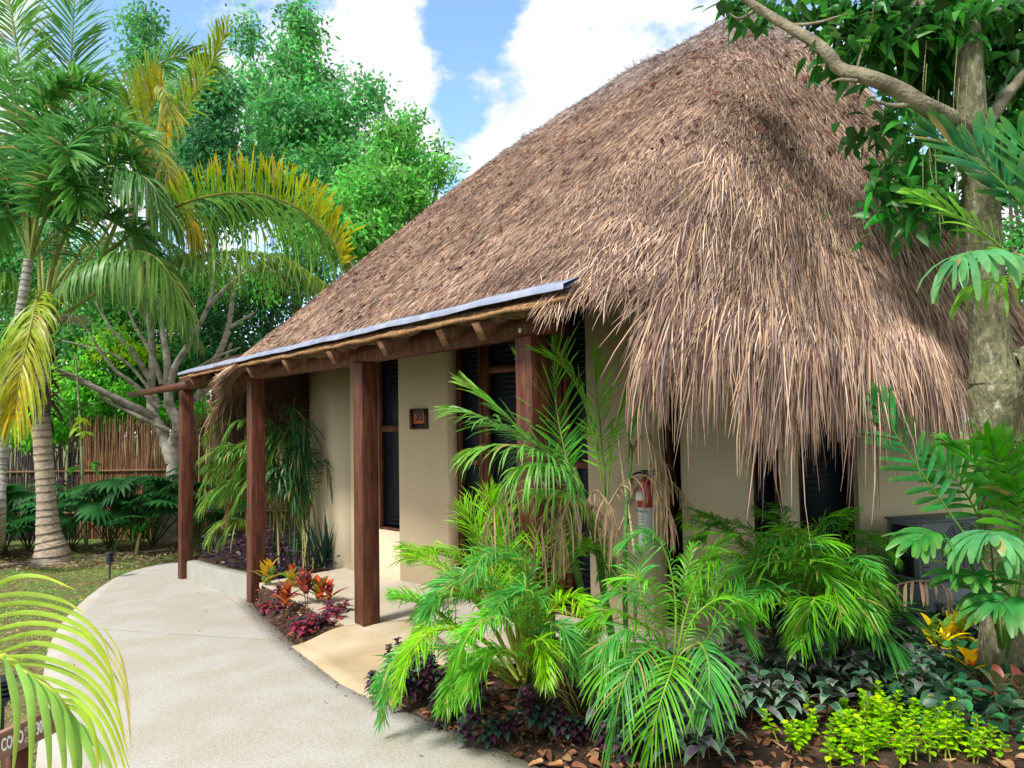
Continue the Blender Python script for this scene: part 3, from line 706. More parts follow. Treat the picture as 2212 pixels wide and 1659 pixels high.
box(pp_, ((pc2[0]), pc2[1], (cS[2]-hB*.9+zb)/2-nS[2]), eS*.035*np.array([1, 1, 0]), nS*np.array([1, 1, 0])*.022, (0, 0, (cS[2]-hB*.9-zb)/2+.05)); pp_.build('post', M_WOOD, SG)
def tx(u):
    d = ray(u, 1590); p = CP+d*(((cS-CP)@nS)/(d@nS)); return cS+eS*((p-cS)@eS)+nS*.011
for s_, u_ in (('COCO', 21), ('30', 80), ('35', 125)):
    text_mesh(s_, .062, M_WHITE, tx(u_), eS, zS, .002, SG, 'lettering', .0012, sx=.44)
sm = MB()
for dz in (.018, -.02):
    c = tx(53)+zS*dz
    for a in np.linspace(0, math.pi, 4)[:-1]: box(sm, c, (eS*math.cos(a)+zS*math.sin(a))*.011, (-eS*math.sin(a)+zS*math.cos(a))*.003, nS*.002)
sm.build('carved_star', mat('carved_paint', (.62, .42, .3), attr=False), SG)
# ------------------------------------------------------------------ background: fence and houses
fz = lambda x, y: float(gz(x, y))
f0, f1, f2 = PG(-260, 1168)[:2], PG(300, 1163)[:2], PG(760, 1160)[:2]
fen = thing('cane_fence', 'tall rustic fence of upright brown canes behind the garden', 'fence', (f1[0], f1[1], fz(*f1)))
fm = MB(); Pf = resample([f0, f1, f2], 620); n = len(Pf)
hgt = 2.0+.35*sstep(180, 200, np.arange(n))*1.0+.18*np.abs(rng.normal(size=n))
for i in range(n):
    x, y = Pf[i]; jx = rng.normal(0, .02, 2); z = fz(x, y)
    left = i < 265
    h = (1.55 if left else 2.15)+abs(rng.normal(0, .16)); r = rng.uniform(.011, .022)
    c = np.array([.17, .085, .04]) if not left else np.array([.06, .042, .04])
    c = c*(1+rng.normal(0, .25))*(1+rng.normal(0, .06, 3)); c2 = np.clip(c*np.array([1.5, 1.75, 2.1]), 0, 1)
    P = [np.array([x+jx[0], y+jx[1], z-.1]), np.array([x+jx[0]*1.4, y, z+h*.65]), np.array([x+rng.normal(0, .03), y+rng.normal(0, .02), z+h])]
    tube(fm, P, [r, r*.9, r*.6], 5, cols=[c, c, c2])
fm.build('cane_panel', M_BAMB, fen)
rl = MB()
for h in (.5, 1.3): tube(rl, [np.array([*p, fz(*p)+h])-np.array([0, .035, 0]) for p in resample([f0, f1, f2], 12)], .025, 6, (.2, .11, .06))
rl.build('rail', M_BAMB, fen)
def house(name, label, uL, uR, vE, vR, y, m, wall_h_to_ground=True, tilt=0):
    a, b = PY(uL, vE, y), PY(uR, vE+tilt, y+.6); r0, r1 = PY(uL+(uR-uL)*.22, vR, y+2.2), PY(uR, vR+tilt, y+2.8)
    g = fz(*a[:2]); t = thing(name, label, 'house', ((a[0]+b[0])/2, a[1]+1.5, g))
    m1 = MB(); bk0, bk1_ = 2*r0-a, 2*r1-b; bk0[2] = a[2]; bk1_[2] = b[2]
    top = [a, b, r1, r0, bk1_, bk0]; lo = [p-np.array([0, 0, .14]) for p in top]
    m1.add(top+lo, [(0, 1, 2, 3), (3, 2, 4, 5), (6, 9, 8, 7), (9, 11, 10, 8), (0, 6, 7, 1), (0, 3, 9, 6), (3, 5, 11, 9), (1, 7, 8, 2), (2, 8, 10, 4)]); m1.build('roof', m, t)
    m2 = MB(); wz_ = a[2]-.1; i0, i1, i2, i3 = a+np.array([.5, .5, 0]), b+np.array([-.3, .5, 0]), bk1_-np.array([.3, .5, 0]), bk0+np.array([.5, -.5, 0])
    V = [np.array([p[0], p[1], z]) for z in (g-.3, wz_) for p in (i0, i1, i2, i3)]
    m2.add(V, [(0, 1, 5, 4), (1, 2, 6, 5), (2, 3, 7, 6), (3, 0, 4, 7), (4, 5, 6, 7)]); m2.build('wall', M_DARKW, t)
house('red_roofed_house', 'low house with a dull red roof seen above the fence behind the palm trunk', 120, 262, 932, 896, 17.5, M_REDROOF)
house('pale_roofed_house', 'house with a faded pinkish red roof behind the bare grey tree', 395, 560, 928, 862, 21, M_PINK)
# ------------------------------------------------------------------ camera, sun and sky
cam = bpy.data.cameras.new('camera'); co = bpy.data.objects.new('camera', cam); COL.objects.link(co)
from mathutils import Matrix
Mx = Matrix(((RV[0], UV[0], -F_[0], CP[0]), (RV[1], UV[1], -F_[1], CP[1]), (RV[2], UV[2], -F_[2], CP[2]), (0, 0, 0, 1)))
co.matrix_world = Mx; cam.sensor_width = 36; cam.lens = FPX/2212*36; cam.clip_end = 2000; cam.clip_start = .05
SC.camera = co
SUN_EL, SUN_AZ = R(50), R(222)      # azimuth measured clockwise from +Y
sd = np.array([math.sin(SUN_AZ)*math.cos(SUN_EL), math.cos(SUN_AZ)*math.cos(SUN_EL), math.sin(SUN_EL)])
L = bpy.data.lights.new('sun', 'SUN'); L.energy = 3.0; L.angle = R(10); L.color = (1, .955, .88)
lo = bpy.data.objects.new('sun', L); COL.objects.link(lo); lo.rotation_euler = Vector(sd.tolist()).to_track_quat('Z', 'Y').to_euler()
W = bpy.data.worlds.new('World'); SC.world = W; W.use_nodes = True
nt = W.node_tree; n = nt.nodes; l = nt.links; bg = n['Background']; wo = n['World Output']
sky = n.new('ShaderNodeTexSky'); sky.sky_type = 'NISHITA'; sky.sun_disc = False; sky.sun_elevation = SUN_EL; sky.sun_rotation = SUN_AZ
sky.dust_density = .6; sky.ozone_density = 2.5
tc = n.new('ShaderNodeTexCoord')
def noise(sc, det=9, rough=.55, loc=(0, 0, 0)):
    mp = n.new('ShaderNodeMapping'); mp.inputs['Location'].default_value = loc; mp.inputs['Scale'].default_value = (1, 1, 1.5)
    l.new(tc.outputs['Generated'], mp.inputs['Vector'])
    t = n.new('ShaderNodeTexNoise'); t.inputs['Scale'].default_value = sc; t.inputs['Detail'].default_value = det; t.inputs['Roughness'].default_value = rough
    l.new(mp.outputs[0], t.inputs['Vector']); return t.outputs['Fac']
def M(op, a, b=None, c=None):
    m = n.new('ShaderNodeMath'); m.operation = op
    for i, q in enumerate((a, b, c)):
        if q is None: continue
        if isinstance(q, (int, float)): m.inputs[i].default_value = q
        else: l.new(q, m.inputs[i])
    return m.outputs[0]
acc = None
# openings of blue sky between clouds: direction, angular size, weight
for (u, v, r, wgt) in ((1015, 60, .055, .34), (985, 250, .034, .26), (975, 385, .040, .32), (1060, 0, .05, .28), (960, 20, .045, .2), (330, 35, .10, .2), (215, 10, .1, .15), (1900, 190, .08, .22), (600, 650, .1, .24), (1090, 180, .03, .1), (-300, 300, .5, .12), (1700, -900, .5, .1), (2700, 300, .4, .15)):
    d = nrm(ray(u, v)); dp = n.new('ShaderNodeVectorMath'); dp.operation = 'DISTANCE'
    vn = n.new('ShaderNodeVectorMath'); vn.operation = 'NORMALIZE'; l.new(tc.outputs['Generated'], vn.inputs[0])
    l.new(vn.outputs[0], dp.inputs[0]); dp.inputs[1].default_value = d.tolist()
    g = M('MULTIPLY', M('POWER', 2.718, M('MULTIPLY', M('POWER', M('DIVIDE', dp.outputs['Value'], r), 2.0), -1.0)), wgt)
    acc = g if acc is None else M('ADD', acc, g)
nz = M('ADD', M('MULTIPLY', noise(6.5, 14, .66, (3.1, 0, .4)), .68), M('MULTIPLY', noise(2.2, 6, .5, (1, 4, 2)), .32))
cl = M('SUBTRACT', M('ADD', M('MULTIPLY', M('SUBTRACT', nz, .5), 1.7), .235), acc)
mr = n.new('ShaderNodeMapRange'); mr.interpolation_type = 'SMOOTHSTEP'; mr.inputs[1].default_value = -.075; mr.inputs[2].default_value = .11; l.new(cl, mr.inputs[0])
bl = n.new('ShaderNodeHueSaturation'); bl.inputs['Saturation'].default_value = 1.05; bl.inputs['Value'].default_value = 2.2
l.new(sky.outputs[0], bl.inputs['Color'])
shade = n.new('ShaderNodeMapRange'); shade.inputs[1].default_value = .35; shade.inputs[2].default_value = .6; shade.inputs[3].default_value = 6.2; shade.inputs[4].default_value = 7.4
l.new(noise(4, 7, .5, (7, 1, 1)), shade.inputs[0])
cc_ = n.new('ShaderNodeCombineColor'); 
l.new(M('MULTIPLY', shade.outputs[0], .97), cc_.inputs[0]); l.new(shade.outputs[0], cc_.inputs[1]); l.new(M('MULTIPLY', shade.outputs[0], 1.03), cc_.inputs[2])
mx = n.new('ShaderNodeMix'); mx.data_type = 'RGBA'
l.new(mr.outputs[0], mx.inputs[0]); l.new(bl.outputs[0], mx.inputs[6]); l.new(cc_.outputs[0], mx.inputs[7])
l.new(mx.outputs[2], bg.inputs['Color']); bg.inputs['Strength'].default_value = .10
SC.view_settings.view_transform = 'Standard'; SC.view_settings.look = 'None'; SC.view_settings.exposure = 0.68; SC.view_settings.gamma = 1
SC.cycles.max_bounces = 6; SC.cycles.diffuse_bounces = 4; SC.cycles.glossy_bounces = 2; SC.cycles.transmission_bounces = 3; SC.cycles.transparent_max_bounces = 4
SC.cycles.use_denoising = True; SC.cycles.sample_clamp_indirect = 6
# ------------------------------------------------------------------ vegetation
GRN = (.045, .125, .022); DGR = (.016, .062, .026); LIM = (.17, .30, .02); YEL = (.42, .30, .02); DRYC = (.36, .235, .15); TEA = (.05, .16, .075)
def pp(*a): return [PY(*q) for q in a]
def arch(base, az, L, rise, drop, n=5, side=0.):
    """arching rachis: starts rising, ends drooping; az world azimuth radians"""
    h = np.array([math.cos(az), math.sin(az), 0]); hs_ = np.array([-h[1], h[0], 0])
    t = np.linspace(0, 1, n)
    return np.array([np.asarray(base)+h*L*(q**1.1)*.8+hs_*side*q*q+np.array([0, 0, L*(rise*q-drop*q*q)]) for q in t])
# ---- coconut palm
def palm_trunk(mb, P, rad, ring=.125, col=(.42, .345, .27)):
    P = smooth_path(P, 300); rad = np.interp(np.linspace(0, 1, 300), np.linspace(0, 1, len(rad)), rad)
    z = P[:, 2]; ph = (np.r_[0, np.cumsum(np.linalg.norm(np.diff(P, axis=0), axis=1))]/ring)
    ph = ph+.12*np.sin(ph*1.7); fr = ph % 1; rad = rad*(1+.07*(1-fr)); c = np.asarray(col)[None]*(1-.6*(fr[:, None] < .12)-.25*(fr[:, None] > .8))*(1+rng.normal(0, .05, (300, 1)))
    tube(mb, P, rad, 18, cols=np.clip(c, 0, 1), jit=.012)
CB0 = PG(113, 1215); yC = CB0[1]
cp = thing('coconut_palm', 'tall coconut palm with ringed pale trunk swollen at its base and yellowing fronds', 'palm tree', CB0)
m_ = MB(); palm_trunk(m_, [CB0-np.array([0, 0, .15])]+pp((112, 1190, yC), (104, 1140, yC), (98, 1040, yC), (91, 940, yC), (90, 850, yC), (92, 760, yC), (95, 690, yC)), [.32, .25, .18, .135, .13, .125, .12, .115, .09])
m_.build('trunk', M_PALMB, cp, True)
m_ = MB()   # fibrous old leaf bases around the top
for k in range(130):
    a = rng.uniform(0, 2*math.pi); v0 = rng.uniform(690, 900); p0 = PY(92, v0, yC)+np.array([math.cos(a), math.sin(a), 0])*.12
    L_ = rng.uniform(.25, .5); up = rng.uniform(.5, 1.) if v0 < 800 else rng.uniform(-.6, .5)
    d = np.array([math.cos(a)*.45, math.sin(a)*.45, up])
    blades(m_, p0[None], d[None], np.array([[-math.sin(a), math.cos(a), 0]]), L_, rng.uniform(.03, .06), .25, jcol((.075, .05, .038) if rng.random() < .75 else (.24, .18, .12), 1), np.array([1, .9, .7, .5, .15]), fold=.3)
m_.build('old_leaf_base', M_DRY, cp)
y0 = yC
UPL = dict(start=.3)
CR = (95, 690)
FR = [ # name points, Lm, colour, tip colour, droop, kwargs
 ([(105, 690, y0), (180, 590, y0-.6), (320, 480, y0-1.2), (430, 428, y0-1.7), (545, 418, y0-2.0), (640, 448, y0-2.2), (712, 512, y0-2.3), (742, 575, y0-2.3)], 1.0, (.12, .25, .05), (.20, .28, .05), 1.5, dict(nl=130, start=.30, sides=(-1,), up=(0, 0, 1), a0=80)),
 ([(105, 690, y0), (180, 590, y0-.6), (320, 480, y0-1.2), (430, 428, y0-1.7), (545, 418, y0-2.0), (640, 448, y0-2.2), (712, 512, y0-2.3), (742, 575, y0-2.3)], .68, (.15, .28, .03), (.27, .29, .03), .12, dict(nl=110, start=.34, sides=(1,), a0=62, a1=40, upbias=.9, jit=.16, ltip=(.75, .38, .02))),
 ([(108, 700, y0), (230, 620, y0-.4), (360, 570, y0-.7), (480, 545, y0-.9), (600, 555, y0-1.0), (680, 600, y0-1.)], .8, (.08, .17, .04), (.16, .22, .05), 1.0, dict(nl=90, start=.35)),
 ([(100, 680, y0), (190, 560, y0+.5), (290, 400, y0+.7), (380, 265, y0+.8), (445, 160, y0+.8), (493, 60, y0+.8)], .72, (.10, .22, .03), (.26, .30, .03), .25, dict(nl=90, start=.3, lift=.25)),
 ([(100, 680, y0), (175, 540, y0+.3), (250, 390, y0+.5), (310, 270, y0+.5), (352, 190, y0+.5)], .95, (.13, .24, .03), (.38, .30, .03), .1, dict(nl=46, start=.45, lift=.5, upbias=.6)),
 ([(345, 185, y0+.5), (365, 215, y0+.45), (362, 290, y0+.4)], .45, (.30, .33, .12), YEL, 1.0, dict(nl=26, start=.02)),
 ([(225, 545, y0-.3), (275, 420, y0-.6), (312, 300, y0-.8), (350, 345, y0-1.), (385, 410, y0-1.), (425, 495, y0-1.)], .75, (.26, .29, .05), (.44, .33, .06), 1.3, dict(nl=80, start=.38)),
 ([(97, 690, y0), (120, 560, y0-.5), (185, 430, y0-1.0), (255, 372, y0-1.4), (320, 390, y0-1.7), (365, 470, y0-1.8)], .75, (.045, .14, .06), (.09, .19, .06), 1.1, dict(nl=100, start=.2)),
 ([(100, 690, y0), (170, 600, y0-1.), (270, 545, y0-1.5), (340, 560, y0-1.7), (390, 640, y0-1.8)], .8, (.07, .17, .05), (.13, .22, .05), 1.3, dict(nl=90, start=.2)),
 ([(93, 690, y0), (118, 520, y0+.4), (140, 330, y0+.6), (152, 160, y0+.6), (163, -40, y0+.5)], .95, (.05, .15, .05), (.08, .2, .05), .18, dict(nl=84, start=.35, a0=60, a1=35, lift=.1, up=(.1, -1, .2))),
 ([(88, 690, y0), (80, 500, y0+.4), (55, 250, y0+.2), (30, 60, y0), (5, -60, y0)], .95, (.07, .18, .04), (.12, .25, .05), .25, dict(nl=84, start=.35, up=(.1, -1, .3))),
 ([(90, 690, y0), (82, 640, y0-.9), (70, 690, y0-1.4), (48, 790, y0-1.6), (30, 900, y0-1.6)], .68, (.17, .28, .04), (.42, .33, .05), .9, dict(nl=70, start=.12, up=(0, -1, .1))),
 ([(88, 690, y0), (40, 620, y0-.4), (-30, 590, y0-.8), (-110, 640, y0-1.)], .8, (.08, .19, .04), (.15, .24, .05), 1.0, dict(nl=70, start=.2)),
 ([(95, 690, y0), (130, 600, y0+.9), (215, 520, y0+1.6), (320, 500, y0+2.0), (420, 560, y0+2.1)], .8, (.06, .15, .05), (.1, .2, .06), 1.0, dict(nl=80, start=.2)),
 ([(95, 690, y0), (140, 620, y0+.4), (250, 600, y0+.8), (350, 640, y0+1.), (420, 720, y0+1.)], .7, (.07, .16, .05), (.12, .2, .06), 1.1, dict(nl=80, start=.2)),
 ([(95, 680, y0), (170, 450, y0+1.2), (260, 250, y0+1.6), (330, 150, y0+1.7), (400, 120, y0+1.8), (455, 135, y0+1.8)], .8, (.08, .2, .06), (.12, .22, .08), .3, dict(nl=80, start=.4)),
 ([(92, 680, y0), (90, 560, y0+1.), (60, 420, y0+1.7), (0, 330, y0+2.), (-80, 300, y0+2.)], .85, (.05, .14, .045), (.08, .18, .05), .6, dict(nl=80, start=.25)),
]
for pts, Lm, c, tc_, dr, kw in FR:
    kw['nl'] = int(kw['nl']*1.35); m_ = MB(); frond(m_, pp(*pts), Lm=Lm*1.08, W=.018, droop=dr, col=c, tip=tc_, rr=.035, rcol=(.24, .27, .08), **kw); m_.build('frond', M_LEAF, cp)
m_ = MB()
for k in range(150):
    a = rvec(1)[0]; a[2] = abs(a[2])*.6-.25; b0 = PY(150, 690, yC-.35); e0 = b0+a*rng.uniform(.2, .5)
    tube(m_, smooth_path([b0, (b0+e0)/2+rvec(1)[0]*.05, e0-np.array([0, 0, .06])], 6), [.008, .007, .006, .005, .004, .003], 4, (.42, .45, .27), cap=False)
m_.build('flower_stalk', M_DRY, cp)
# ---- christmas palm (dense dark crown) at the left edge
xb = PG(-6, 1190); yX = yC-1.2
xp = thing('christmas_palm', 'leaning pale trunked palm with dense dark bushy fronds at the left edge', 'palm tree', xb)
m_ = MB(); palm_trunk(m_, [xb-np.array([0, 0, .1])]+pp((-4, 1120, yX), (2, 1000, yX), (14, 880, yX), (30, 760, yX), (50, 640, yX), (62, 560, yX)), [.11, .09, .075, .07, .07, .065, .06], .09, (.38, .37, .33)); m_.build('trunk', M_PALMB, xp, True)
XF = [[(65, 560), (80, 400), (110, 260), (165, 190), (230, 190)], [(65, 560), (90, 420), (160, 300), (240, 270), (310, 300)], [(65, 560), (110, 450), (190, 380), (270, 340), (310, 370)],
 [(65, 560), (60, 400), (40, 240), (10, 150), (-40, 120)], [(65, 560), (40, 430), (0, 330), (-60, 290), (-120, 330)], [(65, 560), (85, 450), (120, 350), (145, 320), (150, 350)],
 [(65, 560), (95, 470), (130, 410), (160, 400), (170, 440)], [(65, 560), (30, 480), (-20, 440), (-70, 480), (-100, 560)], [(65, 560), (60, 430), (75, 300), (110, 210), (140, 190)],
 [(65, 560), (50, 450), (20, 400), (0, 430), (-10, 520)], [(65, 560), (130, 500), (210, 470), (280, 500), (310, 560)]]
for k, P in enumerate(XF):
    m_ = MB(); dy = rng.uniform(-1.0, .6)
    q = [PY(u, v, yX+dy*(i/4)) for i, (u, v) in enumerate(P)]
    frond(m_, q, nl=120, Lm=.66, W=.020, droop=.3, col=(.05, .165, .055) if k % 3 else (.075, .22, .05), tip=(.09, .24, .05), rr=.025, lift=.45, jit=.28, start=.25, a0=75, a1=30, prof=np.array([.4, .9, 1, .9, .3]), ltip=(.10, .22, .06)); m_.build('frond', M_LEAF, xp)
# ---- broadleaf trees
def leaf_cloud(mb, blobs, L, W, col, cj=.22, nper=26, clump=.28, droop=.5, gap=.0, prof=PLANCE, fold=0):
    """blobs: (centre xyz, radii xyz, n clumps)"""
    for c, r, n in blobs:
        c, r = np.asarray(c, float), np.broadcast_to(np.asarray(r, float), (3,))
        d = rvec(n)*(rng.random((n, 1))**.42)*r*(1+.18*np.sin(rng.uniform(0, 6, (n, 1))))
        cc = c+d; base = jcol(col, n, cj+.06, .14)
        base = base*(.8+.45*sstep(-1, 1, d[:, 2:3]/r[2]))*1.0 if False else base
        P = np.repeat(cc, nper, 0)+rng.normal(0, clump, (n*nper, 3))*np.array([1, 1, .7])
        Dr = rvec(n*nper)+nrm(np.repeat(d, nper, 0))*.6+np.array([0, 0, -.25])
        blades(mb, P, Dr, rvec(n*nper), rng.uniform(.65, 1.25, n*nper)*L, rng.uniform(.8, 1.2, n*nper)*W, droop, np.clip(np.repeat(base, nper, 0)*(1+rng.normal(0, .12, (n*nper, 1))), .004, 1), prof, fold)
P3 = np.array([.25, 1, .1])
def bl(u, v, y, ru, rv, n, ry=None):
    k = y/FPX; return (PY(u, v, y), (ru*k, (ry or (ru+rv)/2*k), rv*k), n)
def limb(mb, pts, r0, r1, col=(.2, .17, .13), n=10, k=14):
    P = smooth_path(pts, k); tube(mb, P, np.linspace(r0, r1, k), n, col, cap=False, jit=.04)
def tree(name, label, base, limbs, blobs, L, W, col, r=.14, bark=(.16, .13, .1), clump=.3, nper=26, cat='tree', lm=None, group=None, bm=None):
    t = thing(name, label, cat, base, group)
    m = MB()
    for q in limbs: limb(m, [np.asarray(p, float) for p in q[0]], q[1], q[2], bark)
    m.build('trunk', bm or M_BARK, t, True)
    m = MB(); leaf_cloud(m, blobs, L, W, col, nper=nper, clump=clump, prof=P3, droop=.2); m.build('crown', lm or M_FAR, t)
    return t
def gp(u, v, y):     # ground point below a pixel column at depth y
    p = PY(u, v, y); p[2] = gz(p[0], p[1])-.1; return p
def quick(name, label, y, ub, top, blobs, L, W, col, r=.16, br=6, **kw):
    b0 = gp(ub, 1150, y); tp = PY(top[0], top[1], y); lim = [([b0, (b0+tp)/2+np.array([rng.normal(0, .3), 0, 0]), tp], r, .02)]
    for c, rr, n in blobs:
        f = rng.uniform(.35, .6); s = b0*(1-f)+tp*f; lim.append(([s, (s+c)/2+np.array([0, 0, -.3]), c+np.array([0, 0, rr[2]*.6])], r*.45, .015))
    return tree(name, label, b0, lim, blobs, L, W, col, **kw)
quick('tall_green_tree', 'tallest airy green tree with two leafy spires rising left of the thatched roof', 19, 640, (650, 10),
 [bl(652, 60, 19, 34, 60, 46), bl(640, 150, 19, 52, 60, 60), bl(690, 190, 19.5, 50, 50, 46), bl(535, 90, 19.5, 16, 62, 22), bl(560, 190, 19, 44, 55, 44), bl(620, 270, 18.5, 95, 80, 190), bl(720, 270, 19, 75, 70, 110), bl(800, 215, 19, 32, 42, 26), bl(590, 400, 18, 120, 90, 240), bl(740, 400, 18.5, 120, 90, 250)],
 .16, .034, (.05, .145, .05), clump=.22)
quick('bushy_green_tree', 'dense darker green tree just right of the coconut palm crown', 16.5, 470, (450, 150),
 [bl(455, 200, 16.5, 62, 60, 100), bl(440, 300, 16.5, 80, 80, 170), bl(470, 420, 16.5, 90, 90, 170), bl(395, 390, 17, 60, 70, 90)],
 .13, .03, (.035, .105, .045), clump=.18)
quick('leaning_green_tree', 'bright green tree with feathery branches meeting the roof slope', 17, 760, (860, 260),
 [bl(850, 320, 17, 48, 62, 80), bl(885, 262, 17, 22, 20, 12), bl(915, 370, 17, 38, 34, 30), bl(945, 335, 17, 20, 30, 9), bl(960, 375, 17, 22, 22, 8), bl(800, 430, 16.5, 90, 80, 200), bl(880, 425, 17, 52, 45, 70), bl(720, 500, 16, 110, 70, 190), bl(790, 500, 16.5, 60, 50, 80)],
 .14, .03, (.07, .175, .045), clump=.17)
quick('slender_green_tree', 'slim green tree top poking up between the palm fronds', 18.5, 330, (315, 10),
 [bl(312, 55, 18.5, 34, 40, 36), bl(318, 130, 18.5, 42, 50, 50), bl(350, 240, 18.5, 60, 70, 90), bl(250, 260, 19, 90, 80, 120)],
 .14, .03, (.045, .125, .045), clump=.2)
quick('shady_tree', 'dark leafy tree behind the bare grey branches and cane fence', 15.3, 560, (600, 560),
 [bl(560, 640, 15.3, 90, 70, 150), bl(650, 590, 15.3, 70, 50, 90), bl(480, 720, 15.3, 80, 80, 130), bl(420, 620, 15.3, 80, 80, 110), bl(590, 740, 15.6, 60, 60, 80)],
 .1, .026, (.03, .09, .035), clump=.17)
quick('leafy_tree', 'green tree filling the gap behind the coconut palm trunk', 15.8, 250, (280, 560),
 [bl(300, 640, 15.8, 110, 80, 200), bl(200, 720, 15.8, 90, 70, 150), bl(330, 760, 15.8, 100, 60, 150), bl(60, 720, 16.5, 120, 110, 190), bl(90, 860, 16, 130, 55, 170), bl(330, 850, 16.2, 120, 50, 140), bl(400, 790, 16.2, 90, 60, 90), bl(120, 560, 17, 120, 90, 160)],
 .11, .03, (.045, .13, .04), clump=.2)
quick('edge_tree', 'tree behind the leaning palm trunk at the left edge of the view', 16.5, -60, (-30, 600),
 [bl(-50, 600, 16.5, 120, 140, 150), bl(20, 830, 15.5, 90, 60, 110), bl(-60, 420, 17, 110, 130, 110), bl(20, 480, 17.5, 110, 100, 110)],
 .12, .03, (.035, .11, .03), clump=.22)
tree('yellow_croton_shrub', 'shrub with yellow-green leaves behind the bare grey tree', gp(250, 1100, 14.9), [([gp(250, 1100, 14.9), PY(250, 780, 14.9)], .04, .01)],
 [bl(225, 752, 14.9, 40, 26, 26), bl(290, 765, 14.9, 34, 24, 20), bl(250, 730, 14.9, 26, 18, 12)], .09, .025, (.13, .2, .02), clump=.13, cat='shrub')
quick('low_green_shrub', 'leafy shrub over the fence beside the red house roof', 14.8, 150, (150, 860),
 [bl(160, 840, 14.8, 40, 34, 36), bl(70, 905, 14.6, 36, 50, 40), bl(185, 800, 15, 50, 30, 40), bl(240, 845, 15, 70, 26, 50), bl(60, 925, 15.3, 60, 45, 80), bl(160, 915, 15.6, 60, 34, 70), bl(300, 895, 15.6, 90, 26, 110), bl(400, 900, 15.6, 60, 30, 70)], .1, .028, (.07, .2, .03), clump=.13, cat='shrub', r=.04)
for (nm, lab, y, u0, bs, c) in (
 ('background_tree', 'distant tree seen right of the big trunk beside the hut', 15, 2190, [bl(2180, 300, 15, 120, 120, 160), bl(2230, 560, 15, 100, 120, 140), bl(2120, 150, 15, 90, 90, 60), ((11.5, 12, 5), (2, 2, 2.5), 200), ((12.5, 8.5, 4.5), (2.2, 2.2, 2.8), 260)], (.04, .13, .03)),  # plain xyz clumps lie out of view, added to shade the end wall
 ('background_tree', 'distant tree low behind the air conditioner side of the hut', 14, 2230, [bl(2230, 850, 14, 120, 130, 160), bl(2260, 1050, 13, 100, 90, 80), ((10.5, 9, 1.8), (1.5, 2, 1.8), 200), ((9.6, 6, 2.2), (1.3, 1.8, 2.2), 240), ((9.5, 3.2, 3), (1.4, 1.8, 2.8), 260)], (.05, .15, .03))):  # unseen near clumps added here too, keeping sky light off the end wall
    quick(nm, lab, y, u0, (u0, bs[0][0][2]*0+400), bs, .12, .032, c, clump=.22)
# ---- bare pale tree with many stems
bt0 = PG(362, 1168); yB = bt0[1]
BT = thing('bare_grey_tree', 'pale grey almost leafless tree with spreading twisting branches', 'tree', bt0)
m_ = MB(); g_ = (.36, .33, .29)
q = lambda *a: [PY(u, v, yB+dy) for u, v, dy in a]
for pts, r0, r1 in (
 ([(362, 1172, 0), (362, 1130, 0), (372, 1060, 0), (376, 1000, 0), (372, 950, 0)], .17, .11),
 ([(373, 1000, 0), (350, 930, .1), (335, 905, .1), (325, 860, .2), (330, 760, .3), (318, 660, .4), (308, 560, .4)], .12, .04),
 ([(375, 960, 0), (385, 920, -.1), (365, 870, -.1), (362, 790, -.2), (352, 720, -.2), (340, 640, -.2)], .12, .035),
 ([(362, 880, -.1), (375, 800, -.2), (410, 740, -.3), (450, 660, -.4), (470, 560, -.4)], .075, .025),
 ([(448, 665, -.4), (500, 610, -.5), (560, 575, -.5), (600, 590, -.5)], .045, .018),
 ([(372, 960, 0), (395, 900, .2), (420, 860, .3), (470, 820, .3), (500, 740, .4)], .09, .03),
 ([(425, 862, .2), (460, 790, .1), (490, 720, 0), (503, 640, 0), (515, 560, 0), (530, 520, 0)], .075, .02),
 ([(493, 710, 0), (525, 690, 0), (550, 675, 0)], .04, .02),
 ([(335, 900, .1), (290, 880, -.2), (230, 850, -.5), (160, 815, -.8), (125, 800, -1.)], .085, .035),
 ([(365, 930, 0), (310, 905, -.2), (230, 865, -.4), (215, 850, -.5)], .05, .02),
 ([(345, 880, .1), (290, 830, 0), (240, 790, -.2), (180, 700, -.4)], .05, .02),
 ([(325, 820, .2), (285, 760, .1), (240, 710, 0), (205, 650, 0)], .06, .025),
 ([(345, 870, .1), (270, 780, 0), (190, 750, -.2), (130, 735, -.4)], .035, .012),
 ([(350, 830, 0), (330, 770, 0), (290, 700, 0), (270, 640, 0)], .05, .02),
 ([(372, 840, -.1), (420, 800, -.1), (470, 770, -.1), (520, 750, 0)], .035, .012),
 ([(380, 1080, .1), (400, 1000, .2), (402, 900, .2), (396, 850, .2)], .08, .05)):
    limb(m_, q(*pts), r0, r1, g_, 10, 16)
m_.build('trunk', mat('pale_bark', rough=.9, spec=.1, noise=(9, .4), bump=(.02, 40, .9), col2=(.2, .18, .15), mix2=(6, .6, .1)), BT, True)
m_ = MB(); leaf_cloud(m_, [bl(300, 620, yB, 70, 60, 28), bl(470, 600, yB, 60, 50, 26), bl(240, 720, yB, 60, 40, 14), bl(560, 600, yB, 40, 40, 12), bl(390, 660, yB, 60, 50, 12)], .08, .022, (.06, .17, .035), clump=.16, nper=20, prof=P3); m_.build('sparse_leaves', M_FAR, BT)
